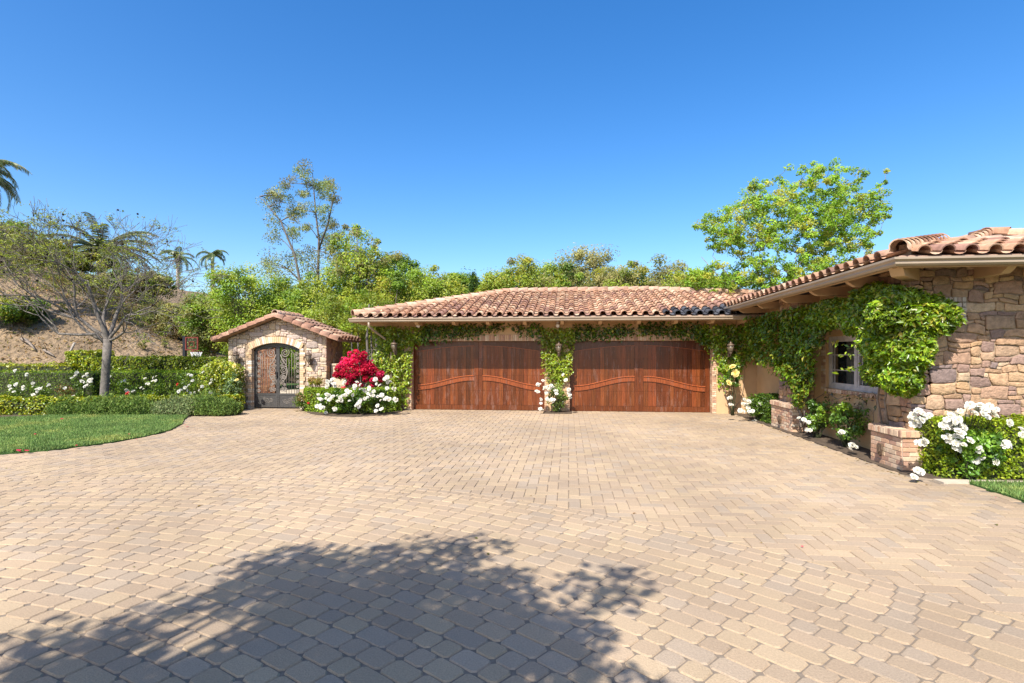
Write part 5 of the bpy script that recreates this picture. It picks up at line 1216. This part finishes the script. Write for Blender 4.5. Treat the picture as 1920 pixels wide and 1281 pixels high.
# dark line of brush along the slope crest
rnd = random.Random(77); rng = np.random.default_rng(77); Cs = []
for k in range(170):
    x = rnd.uniform(-48, -21); y = rnd.uniform(28.5, 33); Cs.append((x, y, hill(x, y)+rnd.uniform(.1, 1.3)))
P, c, nr = cluster_leaves(Cs, .6, 120, .14, OLIVE+[(.14,.10,.06),(.09,.07,.04)], .3, .8); o = leaf_object('brush', P, .15, c, M['matte_leaf'], None, asp=.3)
tag(o, 'tangle of dry olive brush along the crest of the slope', 'brush', kind='stuff')
# understorey closing the view under the trees
Cs = []
for k in range(420):
    x = rnd.uniform(-24, 10); y = rnd.uniform(31.5, 37)
    Cs.append((x, y, rnd.uniform(.1, 3.2)))
P, c, nr = cluster_leaves(Cs, .85, 110, .17, GL+DARK+LIME[:1], .3, .8); o = leaf_object('undergrowth', P, .18, c, M['leaf'], None)
tag(o, 'green undergrowth filling the gaps below the trees behind the gatehouse and garage', 'undergrowth', kind='stuff')
# grey stems beside the garage
for i, (px, r_, y, lb) in enumerate(((689,.05,19.2,'thickest pale grey trunk standing between gatehouse and garage'),(697,.035,19.6,'slim grey trunk just right of the thickest pale one'),(706,.045,19.3,'grey trunk closest to the garage eave'),(672,.035,19.8,'thin grey trunk nearer the gatehouse roof end'),(660,.03,20.2,'thinnest grey trunk beside the gatehouse roof end'))):
    x = xat(px, y); t = thing('slender_tree', lb, 'tree', (x, y, 0), 'slender grey trunked trees beside the garage'); g = MB()
    g.tube([(x,y,-.1),(x+.03,y,1.2),(x-.02,y,2.4),(x+.06,y,3.6)], [r_,r_*.95,r_*.9,r_*.5], 7); g.build('trunk', M['greybark'], t)
    P, c, nr = cluster_leaves([(x+rnd.gauss(0,.35), y+rnd.gauss(0,.3), rnd.uniform(2.6,4.0)) for _ in range(9)], .35, 90, .09, YEL+LIME, .25, .6); leaf_object('crown', P, .09, c, M['leaf'], t)
# tall thin tree
rnd = random.Random(14); rng = np.random.default_rng(14); ty = 30.0; tx = xat(585, ty); tt = thing('gum_tree', 'tall thin tree with sparse leaf clusters rising above the others', 'tree', (tx, ty, 0), TG)
g = MB(); tips = []; Dt = DEP((tx, ty)); Z = lambda py: HC+(665-py)*Dt/F; XX = lambda px: xat(px, ty)
trunk = [(tx,ty,-.1),(XX(588),ty,Z(600)),(XX(596),ty,Z(520)),(XX(598),ty,Z(450)),(XX(592),ty,Z(400)),(XX(588),ty,Z(350)),(XX(586),ty,Z(325))]
g.tube(trunk, [.16,.12,.085,.06,.045,.03,.015], 7)
tr2 = [(tx,ty,1),(XX(575),ty-.4,Z(560)),(XX(562),ty-.6,Z(480)),(XX(540),ty-.8,Z(420)),(XX(522),ty-1,Z(395)),(XX(505),ty-1,Z(375))]; g.tube(tr2, [.12,.085,.06,.045,.03,.015], 6)
tr3 = [(XX(590),ty,Z(560)),(XX(560),ty+.5,Z(530)),(XX(530),ty+.6,Z(500)),(XX(500),ty+.6,Z(490))]; g.tube(tr3, [.08,.06,.04,.02], 5)
tr4 = [(XX(597),ty,Z(470)),(XX(620),ty-.3,Z(420)),(XX(632),ty-.4,Z(370)),(XX(626),ty-.4,Z(345))]; g.tube(tr4, [.06,.05,.03,.015], 5)
Cs = []
for (px, py, r_) in ((586,328,.32),(575,338,.28),(598,335,.25),(560,336,.22),(552,350,.25),(570,360,.2),(600,352,.3),(618,345,.25),(628,362,.3),(632,380,.25),(622,395,.25),(500,372,.35),(508,385,.32),(524,368,.28),(540,380,.25),(512,362,.2),(538,400,.3),(552,392,.3),(562,405,.25),(596,372,.3),(590,395,.28),(604,410,.28),(530,425,.38),(520,440,.3),(545,432,.25),(620,420,.25),(600,440,.3),(612,455,.32),(632,440,.2),(560,445,.3),(570,470,.35),(548,470,.25),(530,480,.45),(518,495,.42),(545,500,.4),(500,500,.35),(488,490,.25),(575,500,.4),(600,490,.4),(620,480,.35),(560,525,.5),(590,525,.5),(525,520,.4),(640,465,.3),(580,420,.2),(645,500,.35)):
    q = Vector((XX(px), ty+rnd.uniform(-.8,.8), Z(py)))
    for k in range(3): Cs.append((tuple(q+Vector((rnd.gauss(0,.2), rnd.gauss(0,.25), rnd.gauss(0,.18)))), r_*.8))
    tr = rnd.choice((trunk[2:], tr2[2:], tr4 if px > 610 else trunk[2:])); nb = min(tr, key=lambda p: (Vector(p)-q).length); nb = min(trunk[1:]+tr2[1:]+tr3+tr4, key=lambda p: (Vector(p)-q).length+max(0, p[2]-q.z)*2)
    g.tube(limb_path(nb, q, .08), [.03,.026,.022,.018,.012,.008], 4)
g.build('trunk', M['greybark'], tt)
P, c, nr = cluster_leaves([a for a, b in Cs], [b*1.9 for a, b in Cs], 95, .11, [(.17,.22,.09),(.21,.26,.11),(.25,.27,.13),(.18,.17,.08)], .25); leaf_object('crown', P, .12, c, M['leaf'], tt, asp=.38, droop=.8)
# bright tree behind the wing
rnd = random.Random(19); rng = np.random.default_rng(19); ry = 19.6; x = xat(1480, ry); D = DEP((x, ry)); Z = lambda py: HC+(665-py)*D/F
rt = thing('crape_myrtle', 'bright green many stemmed tree spreading above the wing roof', 'tree', (x, ry, 0)); g = MB(); Cs = []
OUT = [(1305,415),(1345,405),(1375,395),(1385,360),(1415,350),(1450,335),(1500,330),(1530,325),(1580,345),(1620,350),(1645,360),(1650,390),(1665,405),(1655,430),(1640,450),(1610,470),(1590,490),(1580,520),(1540,545),(1450,570),(1380,575),(1330,560),(1285,530),(1290,505),(1335,500),(1360,480),(1345,455),(1350,435),(1320,425)]
OUT = [(a if a < 1480 else 1480+(a-1480)*.93, b) for a, b in OUT]
k = 0
while k < 980:
    px, py = rnd.uniform(1285,1665), rnd.uniform(325,575)
    if not inpoly(px, py, OUT): continue
    nz = noise.noise(Vector((px*.018, py*.018, 2))); 
    if nz < -.25 and rnd.random() < .85: continue
    e = math.sqrt(max(0, 1-((px-1480)/200)**2-((py-450)/150)**2*.7)); yy = ry+rnd.uniform(-1,1)*2.2*max(.25, e)
    Cs.append((Vector((xat(px, ry), yy, Z(py))), rnd.uniform(.11,.26))); k += 1
for (px, py) in ((1515,316),(1660,328),(1655,350),(1465,340),(1412,370),(1595,350),(1320,410),(1308,414),(1640,357),(1490,332),(1398,375),(1545,330),(1668,408),(1662,436)): Cs.append((Vector((xat(px, ry), ry+rnd.uniform(-.5,.5), Z(py))), .13))
stems_ = []
for s_ in range(9):
    a = -1.15+s_*.29+rnd.uniform(-.1,.1); p0 = Vector((x+rnd.uniform(-.15,.15), ry+rnd.uniform(-.15,.15), 0)); m1 = p0+Vector((sin(a)*.5, rnd.uniform(-.3,.3), 2.4)); m2 = m1+Vector((sin(a)*1.4, rnd.uniform(-.7,.7), 1.5)); m3 = m2+Vector((sin(a)*1.3, rnd.uniform(-.6,.6), 1.3))
    g.tube([p0, p0.lerp(m1,.5)+Vector((rnd.gauss(0,.05),0,0)), m1, m1.lerp(m2,.5), m2, m2.lerp(m3,.5), m3], [.05,.045,.035,.03,.022,.016,.009], 6); stems_ += [m1, m1.lerp(m2,.5), m2, m2.lerp(m3,.5), m3]
Cs.sort(key=lambda e: min((p-e[0]).length for p in stems_))
for (q, r_) in Cs:
    nb = min(stems_, key=lambda p: (p-q).length+max(0, p.z-q.z)*2.5); g.tube(limb_path(nb, q, .05), [.009,.008,.007,.006,.005,.003], 4); stems_.append(q)
g.build('trunk', M['bark'], rt)
P, c, nr = cluster_leaves([tuple(a) for a, b in Cs], [b for a, b in Cs], 55, .09, [(.15,.27,.025),(.20,.31,.03),(.12,.22,.02),(.25,.28,.045)], .22, .75); leaf_object('crown', P, .085, c, M['leaf'], rt, nrm=nr*.5+np.array([-.15,-.6,.5]), align=.55, asp=.5)
# palms
def palm_at(px, py, y, fl, nf, label, seed, cols, **kw):
    x = xat(px, y); D = DEP((x, y)); z = HC+(665-py)*D/F; z0 = hill(x, y) if x < -14 else 0; return palm('palm_tree', label, (x, y, z0), z-z0, fl, nf, cols, seed=seed, **kw)
PG = [(.08,.13,.05),(.11,.17,.06),(.15,.18,.07)]
palm_at(398, 478, 60, 2.6, 11, 'small far palm with a thin trunk standing alone against the sky', 3, PG, trunk_r=.2, leaflet=.5, up=1.0, droop=1.3)
palm_at(333, 482, 60, 2.6, 13, 'small far palm left of the lone one, half hidden by scrub', 4, PG, trunk_r=.2, leaflet=.5)
palm_at(190, 470, 46, 5.0, 34, 'large dark date palm crown on the slope behind the spreading tree', 5, [(.06,.09,.03),(.09,.12,.04),(.13,.14,.05)], trunk_r=.35, leaflet=.3, up=.9, droop=.75)
palm_at(-42, 322, 24, 2.45, 24, 'palm whose feathery fronds reach in at the left edge', 6, [(.16,.20,.06),(.12,.16,.05),(.24,.22,.08)], trunk_r=.18, leaflet=.5, droop=1.1)
# shade tree behind the camera on the round island: its crown throws the dappled shadow
rnd = random.Random(23); rng = np.random.default_rng(23); sx_, sy_ = -4.6, -3.0
stt = thing('shade_tree', 'round crowned tree on the circular island whose shadow falls across the foreground paving', 'tree', (sx_, sy_, 0)); Cs = []
for k in range(230):
    p = Vector((rnd.gauss(0,1), rnd.gauss(0,1), rnd.gauss(0,1))).normalized()*rnd.uniform(.25,1)
    Cs.append((sx_+1.85+p.x*2.1, sy_+1.56+p.y*2.15, 5.0+p.z*1.35))
P, c, nr = cluster_leaves(Cs, .38, 88, .11, GL, .25, .8); leaf_object('crown', P, .13, c, M['leaf'], stt, nrm=np.array([0,0,1.]), align=.4)
g = MB(); g.tube([(sx_,sy_,-.1),(sx_+.1,sy_+.2,1.5),(sx_+.5,sy_+.7,3.2)], [.2,.16,.13], 10)
for q in Cs[::4]: g.tube(limb_path((sx_+.5,sy_+.7,3.1), q, .06), [.06,.05,.04,.03,.02,.01], 5)
g.build('trunk', M['bark'], stt)

# ================================================================== SMALL THINGS
def lantern(px, py, y, label, rot=0, grp='wall lanterns', P=None, s=1.0, arm=.16):
    p = P or PY(px, py, y); t = thing('wall_lantern', label, 'lantern', p, grp); out = Vector((0,-1,0)) if rot == 0 else Vector((-1,0,0)); c = p+out*arm*s
    g = MB(); g.lathe([(.105,.10),(.115,.105),(.10,.13),(.055,.16),(.03,.17),(.035,.19),(.012,.21),(.02,.225),(.004,.245)] if s > .9 else [(.08,.10),(.085,.105),(.07,.13),(.03,.16),(.01,.2)], c, 12)
    g.lathe([(.004,-.17),(.02,-.155),(.012,-.14),(.04,-.125),(.05,-.10)], c, 10)
    for k in range(6):
        a = k*pi/3; g.tube([c+Vector((cos(a)*.052, sin(a)*.052, -.10)), c+Vector((cos(a)*.085, sin(a)*.085, .0)), c+Vector((cos(a)*.100, sin(a)*.100, .105))], .006, 4)
    g.build('cage', M['bronze'], t)
    g = MB(); g.lathe([(.044,-.10),(.07,-.02),(.09,.10)], c, 12); g.build('glass', M['lampglass'], t)
    g = MB(); b = p; g.tube([b+Vector((0,0,-.12)), b+out*arm*.4+Vector((0,0,-.22)), c+Vector((0,0,-.165))], .012, 5)
    g.box(b.x-.04, b.x+.04, b.y-.02, b.y+.02, b.z-.22, b.z-.02) if rot == 0 else g.box(b.x-.02, b.x+.02, b.y-.04, b.y+.04, b.z-.22, b.z-.02)
    g.build('bracket', M['bronze'], t)
lantern(448, 672, GY-.02, 'bronze lantern on the stone left of the iron gate, above the climber'); lantern(583, 672, GY-.02, 'bronze lantern on the stone right of the iron gate')
lantern(742, 652, YF-.22, 'dark lantern half buried in the climber on the left garage pier'); lantern(1048, 655, YF-.22, 'lantern amid the climber on the centre garage pier'); lantern(1367, 655, YF-.26, 'small lantern lost in the climber right of the garage doors')
def floodlight(p, out, label, r=.05):
    p = Vector(p); out = Vector(out).normalized(); t = thing('security_light', label, 'light', p, 'white lights under the eaves'); g = MB()
    g.tube([p, p+out*.05], [.045,.045], 12); g.tube([p+out*.05, p+out*.1+Vector((0,0,-.03))], .012, 6); g.build('base', M['white'], t)
    g = MB(); c = p+out*.1+Vector((0,0,-.05)); d = (out+Vector((0,0,-.5))).normalized(); g.tube([c-d*.03, c, c+d*.07, c+d*.1], [r*.4, r*.8, r*1.1, r*1.15], 14); g.build('lamp_head', M['white'], t)
q = PX(1671, 514, XP); floodlight((5.06, 8.95, 2.78), (-.7,-.7,0), 'white round floodlight under the eave corner above the big climber', .065)
floodlight(PY(787,606,YF), (0,-1,0), 'white security light under the left end of the garage eave', .05); floodlight(PY(1046,606,YF), (0,-1,0), 'white security light under the eave above the centre pier', .045)
for (p, lb) in ((Vector((4.96,13.35,.22)), 'small bronze step light on the farther brick base'), (Vector((4.96,9.2,.24)), 'small bronze step light on the nearer brick base')):
    t = thing('step_light', lb, 'light', p, 'bronze lights on the brick bases'); g = MB(); g.prism([p+Vector((0,a,b)) for a, b in ((-.05,.09),(.05,.09),(.055,.0),(.03,-.08),(0,-.11),(-.03,-.08),(-.055,0))], (-.03,0,0)); g.build('shield', M['bronze'], t)
    g = MB(); g.prism([p+Vector((-.03,a,b)) for a, b in ((-.03,.06),(.03,.06),(.03,-.03),(0,-.07),(-.03,-.03))], (-.02,0,0)); g.build('hood', M['bronze'], t)
# basketball hoop
hy = 21.5; h0 = PY(362, 655, hy); bh = thing('basketball_hoop', 'basketball hoop with red framed backboard behind the tall hedge', 'basketball hoop', (xat(345,hy), hy, 0))
def bb(px, py, y=hy): return PY(px, py, y)
g = MB(); a, b_ = bb(348,632), bb(372,657); z1, z0 = a.z, b_.z; x0, x1 = a.x, b_.x
for q in ((x0,x1,z0,z0+.05),(x0,x1,z1-.05,z1),(x0,x0+.05,z0+.05,z1-.05),(x1-.05,x1,z0+.05,z1-.05)): g.box(q[0],q[1],hy-.03,hy+.03,q[2],q[3])
cx_ = (x0+x1)/2
for q in ((cx_-.13,cx_+.13,z0+.14,z0+.17),(cx_-.13,cx_+.13,z0+.35,z0+.38),(cx_-.13,cx_-.10,z0+.17,z0+.35),(cx_+.10,cx_+.13,z0+.17,z0+.35)): g.box(q[0],q[1],hy-.035,hy-.005,q[2],q[3])
g.build('backboard_frame', M['red'], bh); g = MB(); g.poly([(x0+.05,hy,z0+.05),(x1-.05,hy,z0+.05),(x1-.05,hy,z1-.05),(x0+.05,hy,z1-.05)]); g.build('backboard', M['glass'], bh)
g = MB(); g.box(x0-.22,x0-.10,hy+.1,hy+.22,-.05,z1+.05); g.tube([(x0-.16,hy+.16,z0+.1),(x0+.1,hy+.1,z0+.2)], .03, 6); g.tube([(x0-.16,hy+.16,z1-.1),(x0+.1,hy+.1,z1-.2)], .03, 6); g.build('post', M['black'], bh)
rc_ = Vector((cx_+.42, hy-.3, z0+.02)); g = MB(); g.tube([rc_+Vector((cos(k*pi/8)*.22, sin(k*pi/8)*.22, -.08)) for k in range(17)], .014, 5, cap=False); g.tube([(cx_,hy,z0+.05),rc_+Vector((-.2,.1,-.08))], .02, 5); g.build('rim', M['red'], bh)
g = MB()
for k in range(12):
    a = k*pi/6; a2 = a+.5
    for s_ in (1, -1): g.tube([rc_+Vector((cos(a)*.22, sin(a)*.22, -.08)), rc_+Vector((cos(a+s_*.4)*.16, sin(a+s_*.4)*.16, -.28)), rc_+Vector((cos(a+s_*.8)*.12, sin(a+s_*.8)*.12, -.45))], .008, 4)
g.build('net', M['white'], bh)
# things on the slope
def onhill(px, py):
    d = ray(px, py); t = 18.
    while t < 80:
        p = Vector((d.x*t, d.y*t, HC+d.z*t))
        if p.z < hill(p.x, p.y): return p
        t += .1
    return p
for i, (a, b, r_, lb) in enumerate((((40,640),(66,660),.09,'short dead branch lying highest on the bare slope at the left'),((82,661),(102,672),.07,'dead branch lying left of the grey stake'))):
    p, q = onhill(*a), onhill(*b); t = MB(); t.tube(limb_path(p+Vector((0,0,.12)), q+Vector((0,0,.1)), .08), [r_*.8,r_,r_*.9,r_*.7,r_*.5,r_*.3], 6); t.tube(limb_path(p.lerp(q,.3)+Vector((0,0,.1)), p.lerp(q,.3)+Vector((.2,-.4,.55)), .1), [r_*.5,r_*.4,r_*.3,r_*.2,r_*.15,r_*.1], 5)
    tag(t.build('dead_branch', M['bark']), lb, 'branch', 'dead branches on the slope')
p = onhill(24, 612)
T(24, 558, 44, p.y, 612, DARK+GL+YEL[:1], 'dense dark green bush on the bare slope at the left edge', 'slope_bush', seed=57, group=None, trunk_r=.05, nclu=60, clr=.45)
rnd = random.Random(41); rng = np.random.default_rng(41)
for i, (a, b, lb) in enumerate(((270,655,'small dry shrub on the slope just above the tall hedge'),(52,612,'small green tuft beside the dark bush on the slope'),(310,650,'dry scrub at the lower end of the bare slope'),(118,585,'dry tuft high on the bare slope'))):
    q = onhill(a, b); shrub('dry_shrub', lb, 'shrub', (q.x, q.y, q.z+.25), (.35,.3,.3), 260, .07, OLIVE, group='dry shrubs on the slope', z0=q.z-.05, mat='matte_leaf', lumps=4)
p = onhill(124, 676); t = MB(); t.tube([p, p+Vector((.45,0,.85))], [.05,.05], 8); tag(t.build('stake', M['palebark']), 'leaning grey stake standing on the slope above the lower laurel hedge', 'stake')
# fallen petals
pm = MB(); pm.poly([(-.03,-.02,0),(.01,-.035,.012),(.035,.0,.004),(.015,.03,.018),(-.02,.028,.006)], (.60,.02,.08)); po = pm.build('fallen_petal', M['petal']); pme = po.data; bpy.data.objects.remove(po)
for (px, py) in ((116,788),(66,817),(242,817),(141,839),(257,827),(35,847),(37,849),(50,847),(51,848),(347,795),(351,799),(1504,1021),(1868,937),(1860,934)):
    q = G(px, py, .03); o = bpy.data.objects.new('fallen_petal', pme); COL.objects.link(o); q.z = .06 if (px < 300 and py < 845) else .012 if px > 340 and px < 1700 else .05; o.location = q; o.rotation_euler = (0,0,rnd.uniform(0,6)); s_ = rnd.uniform(.6,1.2)*(1 if py < 900 else .5); o.scale = (s_,s_,s_)
    tag(o, 'crimson petal fallen at the edge of the lawn or paving', 'petal', 'fallen crimson petals')

# litter blown against the bed edges
Pd = []
for k in range(420):
    if k % 3 == 0: x, y = 4.82-abs(rnd.gauss(0,.12)), rnd.uniform(7.6,16)
    elif k % 3 == 1: a = rnd.uniform(pi, 2*pi); x, y = -6.73+1.75*cos(a)*(1+abs(rnd.gauss(0,.06))), 16.35+.95*sin(a)*(1+abs(rnd.gauss(0,.1)))
    else: x, y = rnd.uniform(-12, 4.6), rnd.uniform(4, 16)
    if paved(x, y): Pd.append((x, y, .006))
Pd = np.array(Pd); o = leaf_object('leaf_litter', Pd, .035, colvar([(.14,.09,.04),(.22,.16,.07),(.10,.11,.03),(.3,.25,.18)], len(Pd), .3), M['matte_leaf'], None, nrm=np.array([0,0,1.]), align=.9, asp=.5, szv=.6)
tag(o, 'tiny dry leaves scattered over the paving and against its edges', 'litter', kind='stuff')
